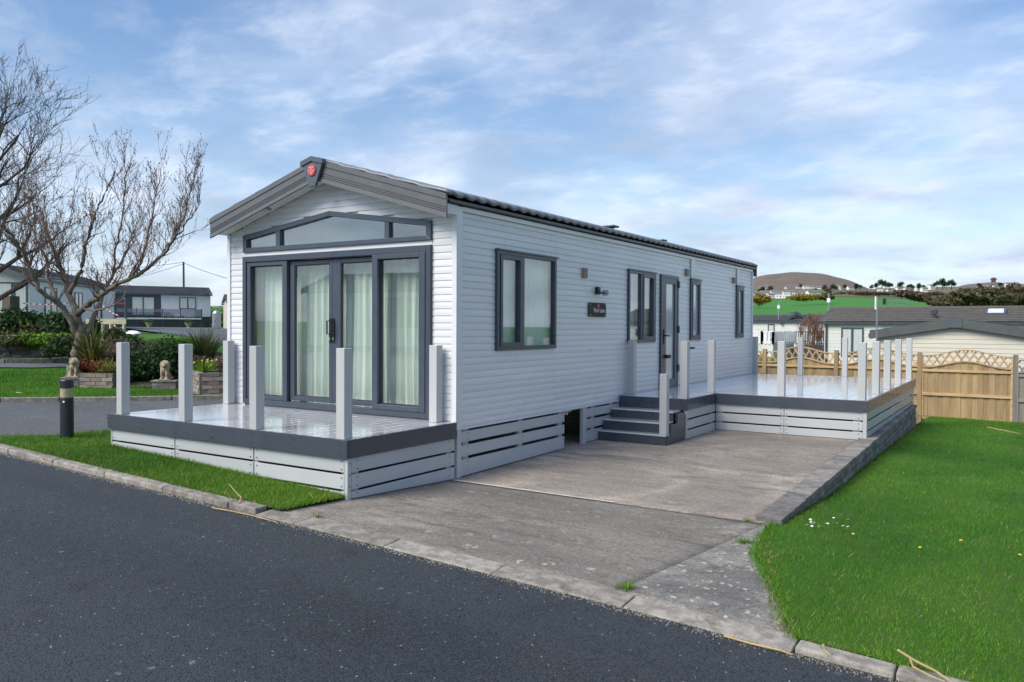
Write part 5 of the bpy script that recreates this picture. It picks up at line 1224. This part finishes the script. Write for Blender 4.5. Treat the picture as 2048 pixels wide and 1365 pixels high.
cvB, bxs = caravan('static_caravan', 'slate and pale grey caravan with glass balustrade at the back left', (a[0]-nB[0]*2, a[1]-nB[1]*2, zB), rzB, 4.0, LB, .95, 2.9, 3.55, -.2, 'pale_wall', 'slate_roof', 'slate_frame',
    [('R', LB-2.55, LB-1.2, 1.6, 2.62, 2, 'bg_curtain'), ('R', LB-6.3, LB-4.5, .98, 2.62, 2, 'bg_curtain'), ('R', LB-9.0, LB-7.9, .98, 2.62, 1, 'bg_curtain'), ('R', LB-11.5, LB-9.8, .98, 2.62, 2, 'bg_curtain')], pitch=.16, over=.12, tile=.35)
fixn(bxs('R', .2, LB-4.0, .0, .0195, .96, 2.8).build('dark_cladding', 'slate_wall', cvB, local=True))
mb = MB()
for k in range(4):
    q = (.0, .5)[k % 2]
for (a0, a1) in ((LB-12, LB-9.1), (LB-9.0, LB-6.0), (LB-5.9, LB-4.0), (LB-3.9, LB-2.6), (LB-2.5, LB-.9)):
    fixn(bxs('R', a0, a1, 1.05, 1.07, .82, 1.55).build('glass_panel', 'rail_glass', cvB, local=True))
    fixn(bxs('R', a1, a1+.08, 1.02, 1.10, .0, 1.6).build('rail_post', 'slate_frame', cvB, local=True))
fixn(bxs('R', LB-13, LB-.9, .04, 1.15, .70, .80).build('deck_floor', 'white_rail', cvB, local=True))
fixn(bxs('R', LB-13, LB-.9, .9, 1.1, -.2, .69).build('deck_skirt', 'navy_skirt', cvB, local=True))
MB().tube([(2.05, LB-6.9, 2.45), (2.10, LB-6.9, 2.45)], .09, 10).build('wall_lamp', 'white_trim', cvB, local=True)
MB().box(2.035, 2.05, LB-7.6, LB-6.6, 1.92, 2.05).build('name_sign', 'red_badge', cvB, local=True)
for k, (px, lb) in enumerate(((298, 'pale stone urn planter on the left before the slate caravan'), (377, 'pale stone urn planter on the right before the slate caravan'))):
    p = at(px, 652, 65); z0 = 1.28
    t = thing('urn_planter', lb, 'planter', (p[0], p[1], z0), group='urn planters')
    MB().lathe((p[0], p[1], z0), [(.22, 0), (.2, .06), (.12, .12), (.3, .45), (.34, .5), (.3, .5)], 14).build('urn', 'terracotta', t); leafy('foliage', [(p[0], p[1], z0+.55, .34, .34, .16, 1)], 300, .06, 'leaf_olive', t, 40+k)
# shed and hedge right behind the caravan corner
p = at(452, 655, 60); caravan('garden_shed', 'pale cream shed seen past the caravan corner', (p[0], p[1], 1.25), rzB, 2.4, 4, 0, 2.0, 2.6, -.3, 'cream_wall', 'slate_roof', 'slate_frame', pitch=.2, over=.1, cat='shed')
o = MB().lathe((*P2(433, 656, 58), 1.3), [(.28, 0), (.3, .05), (.3, 1.15), (.2, 1.3), (.05, 1.36)], 14).build('gas_bottle', 'metal_grey'); tag(o, 'grey gas bottle beside the cream shed', 'gas bottle')
p = at(440, 618, 95); t = thing('hedge', 'brown hedge in the gap right of the slate caravan', 'hedge', (p[0], p[1], 1.2))
leafy('foliage', [(p[0]+i*.9, p[1]+i*.9, 2.3, 1.1, 1.1, 1.3, 1) for i in range(-4, 5)], 3500, .16, 'hedge_leaf', t, 44)
p = at(440, 605, 240); o = sheet('far_field', [P2(300, 660, 150), P2(500, 660, 150)], [P2(300, 660, 420), P2(500, 660, 420)], 8, 8, lambda x, y: 1.0+np.clip(((x-CAM[0])*FWD[0]+(y-CAM[1])*FWD[1]-150)/270, 0, 1)*10.5, 'field_green')
# half built timber deck with barrier tape
a, b2 = np.array(at(172, 643, 38)), np.array(at(252, 641, 38)); 
td = thing('timber_deck', 'half built pale timber deck on posts with red and white tape', 'deck', (*((a+b2)/2)[:2], 1.1))
MB().beam((*a[:2], 1.72), (*b2[:2], 1.72), .06, .22).build('fascia_board', 'timber_new', td); bk = FWD[:2]*2.4
for k in range(12):
    q0 = lerp(a[:2], b2[:2], k/12); q1_ = lerp(a[:2], b2[:2], (k+.94)/12)
    fixn(MB().hexa([(*q0, 1.835), (*q1_, 1.835), (*(q1_+bk), 1.835), (*(q0+bk), 1.835)], [(*q0, 1.865), (*q1_, 1.865), (*(q1_+bk), 1.865), (*(q0+bk), 1.865)]).build('deck_board', 'timber_new', td))
for u in (.22, .42, .62, .95):
    q = lerp(a[:2], b2[:2], u); MB().box(q[0]-.05, q[0]+.05, q[1]-.05, q[1]+.05, .8, 1.62).build('post', 'timber_new', td)
for u in (.35, .7, .97):
    q = lerp(a[:2], b2[:2], u)+FWD[:2]*.1; MB().box(q[0]-.045, q[0]+.045, q[1]-.045, q[1]+.045, 1.87, 2.85).build('newel_post', 'slate_frame', td)
def tape(label, p, q, n=16, sag=.12):
    t = thing('barrier_tape', label, 'tape', tuple(p)); p, q = np.array(p), np.array(q)
    for k in range(n):
        u0, u1 = k/n, (k+1)/n; s0, s1 = [sag*4*u*(1-u) for u in (u0, u1)]
        A, B = lerp(p, q, u0)-[0, 0, s0], lerp(p, q, u1)-[0, 0, s1]; MB().beam(A, B, .006, .05).build('stripe', 'tape_red' if k % 2 else 'tape_white', t)
tape('long red and white barrier tape across the white caravan front', at(14, 602, 36), at(150, 606, 37), 22)
tape('red and white tape hanging from the half built deck', at(205, 612, 37.5), at(238, 632, 37.5), 10, .05)
tape('red and white tape drooping below the deck corner', at(228, 650, 37.4), at(250, 664, 37.4), 8, .1)
p = at(14, 640, 34); o = MB().box(-.35, .35, -.2, .2, 0, 1.25).build('timber_stack', 'pole_wood', None, local=True); q_ = at(22, 645, 35); o.location = (q_[0], q_[1], q_[2]-.1); tag(o, 'dark weathered timber post stump in front of the white caravan doors', 'post')
o = fixn(MB().ball((0, 0, 0), (.5, .25, .13), 10, 6).build('white_sack', 'white_bag', None, local=True)); q_ = at(265, 672, 34); o.location = (q_[0], q_[1], h(q_[0], q_[1])+.2); tag(o, 'white plastic sack lying near the half built deck', 'sack')
# telegraph pole and wires
p = at(368, 600, 105); q = at(367, 524, 105)
tpole = thing('telegraph_pole', 'slim dark telegraph pole behind the slate caravan roof', 'pole', (p[0], p[1], 1.0))
MB().tube([(p[0], p[1], 1), tuple(q)], [.16, .12], 8).build('post', 'pole_wood', tpole)
def wire(label, p, q, sag):
    pts = [tuple(lerp(np.array(p), np.array(q), u)-np.array([0, 0, sag*4*u*(1-u)])) for u in np.linspace(0, 1, 14)]
    o = MB().tube(pts, .03, 4).build('wire', 'rubber'); tag(o, label, 'wire')
wire('thin wire running right from the telegraph pole', at(367, 526, 105), at(560, 580, 80), .4)
wire('thin wire running left from the telegraph pole', at(367, 528, 105), at(0, 560, 130), 2.)
wire('upper thin wire crossing behind the bare tree', at(367, 525, 105), at(-30, 530, 120), 1.)

# aerials
def aerial(label, px, py0, py1, dep, yagi=False):
    p, q = at(px, py1, dep), at(px, py0, dep); t = thing('aerial_mast', label, 'aerial', tuple(p))
    MB().tube([tuple(p), (p[0], p[1], q[2])], .017 if dep < 30 else .04, 8).build('mast', 'metal_grey', t)
    if yagi:
        MB().tube([(p[0]-.03, p[1], q[2]-.28), (p[0]-.03, p[1], q[2]+.02)], .02, 8).build('antenna_panel', 'white_rail', t)
        A, B = at(1762, 604, dep), at(1818, 608, dep); MB().tube([(p[0], p[1], A[2]), tuple(A), tuple(B)], .008, 6).build('boom', 'metal_grey', t)
        for k in range(12):
            c = lerp(A, B, k/11); e_ = .13-.004*k; MB().tube([(c[0], c[1], c[2]-e_), (c[0], c[1], c[2]+e_)], .0035, 4).build('element', 'metal_grey', t)
        c = lerp(A, B, .12); MB().box(c[0]-.03, c[0]+.03, c[1]-.03, c[1]+.03, c[2]-.06, c[2]+.08).build('junction_box', 'black', t)
    else:
        MB().box(p[0]-.09, p[0]+.09, p[1]-.05, p[1]+.05, q[2]-.55, q[2]-.3).build('antenna_panel', 'white_rail', t)
aerial('tall aerial mast with comb antenna at the cream caravan eave', 1753, 595, 690, 18.4, True)
aerial('white aerial mast on the white caravan roof', 1557, 603, 640, 60)
aerial('thin white aerial pole left of the tiled lodge roof', 1657, 587, 622, 48)

nb_, _ = caravan('static_caravan', 'unseen white caravan across the road, added for the patio door reflections', (-9, -20, .3), 1.35, 3.8, 11, .5, 2.7, 3.4, -.3, 'white_wall', 'slate_roof', 'slate_frame', [('F', -1.4, 1.4, .6, 2.5, 3, 'window_glass'), ('R', 2, 3.6, 1.2, 2.4, 2, 'window_glass'), ('R', 6, 7.4, 1.2, 2.4, 2, 'window_glass')], pitch=.15)  # out of frame, added only to feed the patio door reflections
nb2, _ = caravan('static_caravan', 'unseen cream caravan beyond the lawn, added for the side window reflections', (17.5, 2, -.6), 0, 3.8, 11, .4, 2.5, 3.2, -.4, 'cream_wall', 'brown_roof', 'green_barge', [('L', 2, 3.6, 1.1, 2.2, 2, 'window_glass'), ('L', 6, 7.4, 1.1, 2.2, 2, 'window_glass')], pitch=.15)  # stands outside the view, added so the side windows reflect it

# ---------------------------------------------------------------- far country
def hz(px): return 652.9+(px-1024)*math.tan(ROL)
def polar(name, pxs, deps, yf, m_, kind='structure'):
    V = []; n, k = len(pxs), len(deps)
    for px in pxs:
        for dp in deps: V.append(tuple(at(px, yf(px, dp), dp)))
    i = (np.arange(n-1)[:, None]*k+np.arange(k-1)[None, :]).ravel(); F = np.c_[i, i+k, i+k+1, i+1]
    o = addobj(name, npmesh(name, np.array(V), F, m_, smooth=True)); o['kind'] = kind; return o
fy = [(75, 720), (110, 668), (170, 648), (260, 634), (400, 617), (560, 603), (700, 592), (900, 583), (1100, 580), (1500, 583)]
def field_y(px, dp):
    y = float(np.interp(dp, [q[0] for q in fy], [q[1] for q in fy]))
    return y+2.5*math.sin(px*.02+dp*.004)*min(1, dp/400)-max(0, (px-1700))*.006*min(1, dp/600)
polar('field', np.arange(1340, 2500, 20), [75, 110, 170, 215, 260, 330, 400, 480, 560, 630, 700, 800], field_y, 'field_green')
polar('village_slope', np.arange(1300, 2500, 20), [640, 700, 800, 900, 1000, 1100, 1300, 1500], lambda px, dp: field_y(px, dp)-.6-.004*(dp-640), 'far_slope')
def hill_y(cx_, top, wl, wr, dc, base):
    def f(px, dp):
        u = (px-cx_)/(wl if px < cx_ else wr); v = (dp-dc)/(.42*dc); s_ = max(0, 1-abs(u)**2.1*.75-v*v*.9)
        return base-(base-top)*s_+.5*math.sin(px*.11)+.4*math.sin(px*.031+dp*.01)
    return f
polar('hill', np.arange(1360, 1860, 8), list(np.linspace(1000, 2300, 22)), hill_y(1592, 545, 150, 152, 1650, 592), 'heath')
polar('hill', np.arange(1860, 2300, 8), list(np.linspace(900, 2100, 18)), hill_y(1990, 565, 105, 120, 1500, 590), 'heath')
p = at(1987, 565, 1500); o = MB().box(p[0]-4, p[0]+4, p[1]-4, p[1]+4, p[2]-2, p[2]+5).lathe((p[0], p[1], p[2]+5), [(5.5, 0), (5.5, 1.5), (2, 4)], 8).build('hilltop_tower', 'pole_wood'); tag(o, 'tiny dark tower on top of the right hand hill', 'tower')
# village houses
hw_ = MB().box(-5, 5, -3.5, 3.5, -2, 5).hexa([(-5, -3.5, 5), (-5, 3.5, 5), (-5, 0, 7.6)], [(-4.99, -3.5, 5), (-4.99, 3.5, 5), (-4.99, 0, 7.6)]).hexa([(4.99, -3.5, 5), (4.99, 3.5, 5), (4.99, 0, 7.6)], [(5, -3.5, 5), (5, 3.5, 5), (5, 0, 7.6)]).mesh('wall', 'house_white')
hr_ = MB().hexa([(-5.4, -4, 4.8), (5.4, -4, 4.8), (5.4, -4, 5.2), (-5.4, -4, 5.2)], [(-5.4, 0, 7.7), (5.4, 0, 7.7), (5.4, 0, 8.1), (-5.4, 0, 8.1)]).hexa([(-5.4, 4, 4.8), (5.4, 4, 4.8), (5.4, 4, 5.2), (-5.4, 4, 5.2)], [(-5.4, 0, 7.7), (5.4, 0, 7.7), (5.4, 0, 8.1), (-5.4, 0, 8.1)]).mesh('roof', 'house_roof')
wnm = MB().box(-3.6, -2.2, -3.56, -3.5, 1, 2.6).box(-.6, .6, -3.56, -3.5, 0, 2.4).box(2.2, 3.6, -3.56, -3.5, 1, 2.6).mesh('windows', 'window_glass')
rg = random.Random(3)
hs = []
for k in range(24): hs.append((1506+k*5.4+rg.uniform(-2, 2), 590+rg.uniform(-4, 2)-(k > 9)*1, 640+rg.uniform(-15, 40), 'small white house in the village row along the top of the green field', 'village row', .72))
for px, py in ((1526, 579), (1575, 578), (1598, 577), (1612, 575), (1622, 577), (1640, 579), (1664, 580), (1685, 581), (1700, 578), (1675, 574)): hs.append((px, py, 950+rg.uniform(-30, 60), 'small white house on the upper slope below the brown hill', 'upper village', .85))
for px, py in ((1760, 580), (1778, 581), (1800, 579), (1812, 580), (1835, 577), (1848, 579), (1862, 574)): hs.append((px, py, 800+rg.uniform(-30, 60), 'small far house among the ridge trees', 'ridge houses', .7))
for px, py in ((1972, 578), (1990, 576), (2018, 573), (2030, 575), (2012, 582), (2026, 588), (2044, 577), (2042, 592)): hs.append((px, py, 850+rg.uniform(-30, 60), 'small white house on the hillside at the far right', 'right hillside houses', .9))
for px, py, dp, lb, gp, s_ in hs:
    p = at(px, py, dp); r_ = rg.uniform(.2, 1.0)
    t = thing('house', lb, 'house', (p[0], p[1], p[2]-2), r_, gp); s_ *= rg.uniform(.8, 1.15); s_ *= .85; t.scale = (s_*rg.uniform(.8, 1.3), s_, s_*.9)
    inst('wall', hw_, t, (0, 0, 0), world=False); inst('roof', hr_, t, (0, 0, 0), world=False); inst('windows', wnm, t, (0, 0, 0), world=False)
# ridge trees
tcr = []
for s_ in range(4):
    o = leafy('crown', [(rg.uniform(-1.6, 1.6), rg.uniform(-1.6, 1.6), 3.6+rg.uniform(-1.4, 1.6), 1.7, 1.7, 1.6, 1) for _ in range(7)], 900, .38, 'leaf_dark' if s_ % 2 else 'hedge_leaf', None, 60+s_); tcr.append(o.data); bpy.data.objects.remove(o)
ttr = MB().tube([(0, 0, -1.5), (.1, 0, 2), (0, .1, 4.5)], [.35, .25, .12], 6).mesh('trunk', 'bark_dark')
for px, py, dp, s_ in ((1742, 577, 820, 1.1), (1752, 576, 830, 1.4), (1764, 575, 820, 2.0), (1772, 575, 840, 1.8), (1780, 576, 820, 1.4), (1800, 577, 800, 1.7), (1816, 577, 820, 1.1), (1824, 578, 800, 1.3), (1838, 578, 790, 1.5), (1848, 577, 800, 1.0), (1874, 574, 760, 1.5), (1885, 573, 740, 1.9), (1893, 574, 750, 1.2), (1903, 574, 740, 1.7), (1690, 577, 900, 1.2), (1712, 578, 880, 1.5), (1720, 577, 900, 1.1), (1648, 580, 820, 1.4), (1668, 581, 800, 1.6), (1602, 575, 980, 1.2), (1540, 585, 740, 1.6), (1523, 586, 730, 1.5), (1632, 588, 700, 1.3), (1656, 588, 690, 1.4), (2000, 574, 880, 1.3), (2035, 572, 900, 1.1), (1960, 576, 800, 1.3)):
    p = at(px, py, dp); lb, gp = ('tiny distant tree among the village houses below the brown hill', 'village trees') if px < 1730 else (('distant dark tree on the ridge behind the green field', 'trees on the ridge') if px < 1865 else ('distant tree standing above the brown scrub on the right', 'trees above the scrub'))
    t = thing('tree', lb, 'tree', (p[0], p[1], p[2]-1), rg.uniform(0, 6), gp); t.scale = (s_*.75, s_*.75, s_*.72)
    inst('crown', rg.choice(tcr), t, (0, 0, 0), world=False); inst('trunk', ttr, t, (0, 0, 0), world=False)
# hedges and scrub
def scrub(name, pts, n, size, m_, seed, r=(6, 4), label=None):
    rg_ = random.Random(seed); lm = []
    for px, py, dp in pts:
        p = at(px, py, dp); lm.append((p[0], p[1], p[2], r[0]*rg_.uniform(.7, 1.3), r[0]*rg_.uniform(.7, 1.3), r[1]*rg_.uniform(.7, 1.3), 1))
    o = leafy(name, lm, n, size, m_, None, seed)
    if label: tag(o, label, 'shrub')
    return o
rs = random.Random(5)
tag(scrub('scrub', [(rs.uniform(1860, 2120), 0, 0) and (x_, 608-rs.uniform(0, 30)*min(1, (x_-1870)/90), 330+rs.uniform(-60, 90)) for x_ in [rs.uniform(1885, 2150) for _ in range(110)]], 42000, .75, 'hedge_leaf', 71, (5.0, 1.9)), 'dense brown green scrub covering the slope at the right', 'scrub', kind='stuff')
tag(scrub('scrub', [(1505+k*12+rs.uniform(-4, 4), 591+rs.uniform(-2, 2)-(k > 14)*3, 690+rs.uniform(-20, 30)) for k in range(32)], 9000, .9, 'hedge_leaf', 72, (7, 1.3)), 'dark hedge line along the top of the green field', 'hedge', kind='stuff')
tag(scrub('scrub', [(1800+q*3.6+rs.uniform(-5, 5), 586+q*.85+rs.uniform(-1, 1), 330) for q in range(26) for _ in range(2)], 7000, .7, 'leaf_brown', 73, (3, 1.1)), 'strip of dry bracken along the right edge of the green field', 'bracken', kind='stuff')
scrub('gorse_bush', [(1510, 598, 420), (1518, 599, 420), (1526, 599, 420)], 2600, .7, 'gorse_bloom', 74, (3.2, 2.2), 'yellow flowering gorse patch beside the caravan back corner')
scrub('gorse_bush', [(1588+k*7, 596-.2*k, 480) for k in range(8)], 3600, .7, 'gorse_bloom', 75, (3.2, 1.6), 'long low gorse hedge crossing the middle of the green field')
scrub('hedge', [(1640+k*7, 595, 480) for k in range(4)], 1500, .7, 'hedge_leaf', 76, (3.2, 1.6), 'dark scrub patch at the right end of the gorse hedge')
scrub('gorse_bush', [(1965, 598, 290), (1975, 600, 290), (1980, 594, 295)], 2600, .55, 'gorse_bloom', 77, (2.4, 1.9), 'bright yellow gorse bush in the scrub on the right slope')
scrub('gorse_bush', [(1995, 594, 300), (2003, 592, 300)], 1300, .55, 'gorse_bloom', 78, (2.2, 1.5), 'smaller yellow gorse bush right of the brightest one')

# ---------------------------------------------------------------- grass blades
def inpoly(P_, X, Y):
    P_ = np.array(P_); c = np.zeros(len(X), bool); n = len(P_); j = n-1
    for i in range(n):
        xi, yi = P_[i]; xj, yj = P_[j]; q = ((yi > Y) != (yj > Y)) & (X < (xj-xi)*(Y-yi)/(yj-yi+1e-12)+xi); c ^= q; j = i
    return c
def blades(name, label, poly, dens, d0, pw, hgt, wid, m_, zf, seed, edge=None, lean=.5):
    rg_ = np.random.default_rng(seed); P_ = np.array(poly); lo, hi = P_.min(0), P_.max(0); area = np.prod(hi-lo)
    N = int(area*dens); X = rg_.uniform(lo[0], hi[0], N); Y = rg_.uniform(lo[1], hi[1], N)
    dist = np.hypot(X-CAM[0], Y-CAM[1]); keep = (rg_.random(N) < np.minimum(1, (d0/dist)**pw)) & inpoly(poly, X, Y)
    # only ground in front of the camera
    f = (X-CAM[0])*FWD[0]+(Y-CAM[1])*FWD[1]; r_ = (X-CAM[0])*RGT[0]+(Y-CAM[1])*RGT[1]; keep &= (f > .5) & (np.abs(r_) < f*.80+1.2)
    X, Y, dist = X[keep], Y[keep], dist[keep]
    if edge is not None:
        ex, ey = [], []
        for a, b, n in edge:
            u = rg_.random(n); ex.append(a[0]+(b[0]-a[0])*u+rg_.normal(0, .03, n)); ey.append(a[1]+(b[1]-a[1])*u+rg_.normal(0, .03, n))
        ex, ey = np.concatenate(ex), np.concatenate(ey); X, Y = np.r_[X, ex], np.r_[Y, ey]; dist = np.hypot(X-CAM[0], Y-CAM[1])
        ed = np.r_[np.zeros(len(X)-len(ex)), np.ones(len(ex))]
    else: ed = np.zeros(len(X))
    n = len(X); Z = zf(X, Y); gsc = np.maximum(1, (dist/d0))**.55
    tuft = .72+.5*(np.sin(X*7.1+np.sin(Y*5.3)*1.7)*np.sin(Y*6.7+np.sin(X*4.1)*1.9)*.5+.5)
    hh = hgt*(.55+.8*rg_.random(n))*tuft*(1+.15*ed); ww = wid*gsc*(.7+.6*rg_.random(n)); a = rg_.uniform(0, 2*PI, n); l_ = rg_.normal(0, lean, (n, 2))*hh[:, None]
    dx, dy = np.cos(a)*ww/2, np.sin(a)*ww/2
    V = np.stack([np.c_[X-dx, Y-dy, Z-.008], np.c_[X+dx, Y+dy, Z-.008], np.c_[X+l_[:, 0], Y+l_[:, 1], Z+hh]], 1).reshape(-1, 3)
    big = .5+.5*np.sin(X*1.3+1.1*np.sin(Y*.9))*np.sin(Y*1.1+.7)
    stripe = .5+.5*np.tanh(2.5*np.sin(X*2*PI/1.05+.25*np.sin(Y*.8)))  # mowing stripes: sheen of leaning blades put into their colour value
    rn = np.clip(.42*rg_.random(n)+.30*rg_.random(n)*big+.16*big+.12*stripe, 0, 1)
    dead = rg_.random(n) < .03
    o = addobj(name, npmesh(name, V, np.arange(3*n).reshape(-1, 3), m_, rnd=np.repeat(rn, 3))); tag(o, label, 'grass', kind='stuff'); return n
poly = LW[:-1]+[(3.15, 14.25), (11, 14.25), (11, KY1)]
ed = [((3.92, KY1), (3.62, -1.55), 700), ((3.62, -1.55), (3.36, -1.0), 600), ((3.36, -1.0), (3.28, -.55), 450), ((3.28, -.55), (3.24, .05), 450), ((3.30, .05), (wx(10.4)+.03, 10.4), 2600), ((3.95, KY1+.01), (8, KY1+.01), 2600), ((-1, FY-.05), (6.5, FY-.05), 2200)]
nb = blades('grass', 'short bright green mown grass of the lawn on the right', poly, 8000, 4.2, 1.15, .024, .0036, 'grass_blade', lambda x, y: H(x, y)+.03, 1, ed, .55)
poly = [(-6.0, -2.36), (-5.6, KY1), (-.03, KY1), (-.02, -1.62), (-3.6, -1.62), (-3.62, -.3), (-4.4, -.5), (-4.55, -1.5), (-4.98, -2.06)]
ed = [((-5.6, KY1+.01), (-.16, KY1+.01), 3000), ((-3.6, -1.60), (-.03, -1.60), 2200), ((-4.6, -1.75), (-4.42, -.6), 800), ((-.05, -2.27), (-.02, -1.62), 900), ((-4.43, -1.62), (-4.35, -1.68), 120)]
blades('grass', 'slightly longer green grass of the verge before the front deck', poly, 7500, 6.5, 1.0, .032, .0045, 'verge_blade', lambda x, y: H(x, y)+.045, 2, ed, .6)
poly = [tuple(p) for p in GA[2:6]]+[(-7.0, 3.2), (-9.5, 4.5), (-13.2, 4), (-13.1, 2.3), (-16, -.7), (-16, -5)]
blades('grass', 'green grass of the garden lawn across the side road', poly, 1500, 13, .8, .045, .009, 'grass_blade', lambda x, y: H(x, y)+.05, 3, [((-11, -2.3), (-8.42, -.5), 700), ((-8.42, -.5), (-7.47, .57), 600), ((-7.47, .57), (-6.5, 2.0), 700)], .5)
poly = [(-18.4, -1.5), (-14.6, 3.0), (-14.9, 5.8), (-15.8, 6.1), (-18.5, -1.4)]
blades('grass', 'narrow strip of grass below the dry stone wall', poly, 900, 17, .8, .06, .012, 'grass_blade', lambda x, y: H(x, y)+.05, 4, None, .5)
poly = [(-15.2, 6.6), (-14.8, 8.0), (-19, 11.2), (-24, 13.8), (-24, 12), (-17, 6.8)]
blades('grass', 'grass island inside the bend of the upper road', poly, 500, 22, .8, .07, .018, 'grass_blade', lambda x, y: H(x, y)+.05, 5, None, .5)
blades('dry_grass', 'straw coloured dead blades scattered through the lawn', LW[:-1]+[(3.15, 14.25), (11, 14.25), (11, KY1)], 80, 4.2, 1.0, .022, .0032, 'dry_stalk', lambda x, y: H(x, y)+.03, 8, [((3.92, KY1), (3.62, -1.55), 160), ((3.62, -1.55), (3.28, -.55), 160), ((3.95, KY1+.02), (8, KY1+.02), 700), ((3.3, .05), (wx(10.4)+.05, 10.4), 700)], .9)
blades('dry_grass', 'straw coloured dead blades scattered through the verge', [(-5.6, KY1), (-.03, KY1), (-.02, -1.62), (-3.6, -1.62), (-4.4, -.5), (-4.55, -1.5)], 150, 6, 1.0, .028, .004, 'dry_stalk', lambda x, y: H(x, y)+.045, 9, [((-5.6, KY1+.02), (-.05, KY1+.02), 500)], .9)
# loose grit washed against the kerb
def grit(name, label, n, seed, m_, size, zoff):
    rg_ = np.random.default_rng(seed); X = rg_.uniform(-4.6, 8, n); Y = KY0-.012-np.abs(rg_.normal(0, .035, n)); Z = H(X, Y)+zoff
    c = np.c_[X, Y, Z]; s_ = (size*(.5+rg_.random(n)))[:, None]
    tet = np.array([(1, 0, -.5), (-.5, .87, -.5), (-.5, -.87, -.5), (0, 0, .7)]); V = c[:, None, :]+(tet[None]+rg_.normal(0, .25, (n, 4, 3)))*s_[:, None, :]*.7
    F = (np.arange(n)[:, None, None]*4+np.array([(0, 1, 3), (1, 2, 3), (2, 0, 3), (0, 2, 1)])[None]).reshape(-1, 3)
    o = addobj(name, npmesh(name, V.reshape(-1, 3), F, m_)); tag(o, label, 'grit', kind='stuff')
grit('grit', 'pale grit gathered in the gutter along the kerb', 3600, 31, 'kerb_concrete', .008, .002)
blades('moss', 'thin moss and weeds growing in the gutter along the dropped kerb', [(-.2, -2.46), (4.2, -2.46), (4.2, -2.425), (-.2, -2.425)], 2600, 6, 0., .010, .006, 'leaf_olive', lambda x, y: H(x, y)+.004, 32, None, .9)
# weeds in the concrete joints
def tuft(label, x, y, n, z, ln=.06):
    t = thing('weed_tuft', label, 'weed', (x, y, z)); straps('leaf', np.array([x, y, z]), n, ln, .006, 'verge_blade', t, int(abs(x*97+y*31)), 1.2, .05)
tuft('small weed tuft growing at the wide end of the driveway by the dropped kerb', 2.92, -2.17, 60, hd(2.92, -2.17))
tuft('tiny weed tuft in the joint near the low brick wall end', 3.05, -.1, 30, hd(3.05, -.1), .04)
tuft('thin weeds along the crack in the rough apron', 3.2, -.75, 60, hd(3.2, -.7), .05)
tuft('tiny weed in the kerb joint near the verge', .3, -2.19, 24, hd(.3, -2.19), .04)
# daisies
dm = MB(); dm.lathe((0, 0, 0), [(.003, 0), (.011, .003), (.011, .0045), (.003, .004)], 9)
dmm = dm.mesh('daisy', 'daisy')
for k in range(15):
    px, py = random.uniform(1610, 1700), random.uniform(1044, 1072)
    d = RGT*((px-1024)/FPX)-UPV*((py-682.5)/FPX)+FWD; q = CAM+d*((-.02-CAM[2])/d[2]); o = addobj('daisy', dmm); o.location = (q[0], q[1], h(q[0], q[1])+.075); o.rotation_euler = (random.uniform(-.5, .5), random.uniform(-.5, .5), 0)
    tag(o, 'one of the tiny white daisies clustered on the lawn near the wall end', 'daisy', 'daisies on the lawn')
for k, (px, py) in enumerate(((1922, 1085), (2040, 1110), (1706, 1087), (1840, 1108))):
    d = RGT*((px-1024)/FPX)-UPV*((py-682.5)/FPX)+FWD; q = CAM+d*((-.05-CAM[2])/d[2]); o = addobj('dandelion', MB().lathe((0, 0, 0), [(.004, 0), (.012, .004), (.010, .009), (.003, .011)], 9).mesh('dandelion', 'yellow')); o.location = (q[0], q[1], h(q[0], q[1])+.06)
    tag(o, ('yellow dandelion in the middle of the right lawn', 'yellow dandelion at the right picture edge on the lawn', 'yellow dandelion nearest the white daisies', 'yellow dandelion between the daisies and the mid lawn one')[k], 'dandelion', 'dandelions on the lawn')
for k in range(5):
    p = at(random.uniform(28, 50), random.uniform(794, 800), 12.6); o = addobj('daisy', dmm); o.scale = (2, 2, 2); o.location = (p[0], p[1], h(p[0], p[1])+.11)
    tag(o, 'tiny white flower at the kerb of the garden lawn, far left', 'daisy', 'flowers by the garden kerb')
# dry stalks
def stalk(label, pts, r=.006):
    P_ = []
    for px, py, dz in pts:
        d = RGT*((px-1024)/FPX)-UPV*((py-682.5)/FPX)+FWD; z = .0
        for _ in range(6): q = CAM+d*((z-CAM[2])/d[2]); z = h(q[0], q[1])+dz
        P_.append(tuple(q))
    o = MB().tube(P_, [r]*(len(P_)-1)+[r*.5], 6).build('dry_stalk', 'dry_stalk'); tag(o, label, 'stalk')
stalk('bent dry stalk sticking up from the verge grass', [(478, 1008, .05), (482, 995, .08), (470, 983, .12), (458, 968, .17)], .005)
stalk('long dry straw lying along the road at the kerb end', [(424, 1016, .01), (470, 1024, .012), (515, 1034, .012), (556, 1046, .01)], .005)
stalk('short dry stalk in the grass near the deck corner', [(618, 985, .05), (632, 1003, .05)], .005)
stalk('dry twig lying in the gutter below the rough apron', [(1448, 1272, .012), (1500, 1287, .014), (1560, 1301, .014), (1585, 1310, .01)], .006)
stalk('broken dry stem standing at the kerb edge of the lawn', [(1646, 1288, .09), (1650, 1302, .06), (1662, 1312, .05)], .006)
stalk('long dry twig lying across the kerb at the lower right', [(1795, 1300, .10), (1830, 1322, .08), (1870, 1342, .08), (1905, 1366, .08)], .006)
stalk('forked dry twig beside the long one at the lower right', [(1820, 1318, .09), (1826, 1334, .08), (1860, 1352, .08), (1890, 1364, .08)], .005)
stalk('pale dry stalk lying on the lawn before the fence', [(1975, 855, .04), (2010, 862, .04), (2040, 868, .04)], .012)
stalk('short dry stalk on the verge beside the kerb, far left', [(80, 918, .08), (98, 928, .06)], .007)
print('blades', nb, 'objects', len(bpy.data.objects))
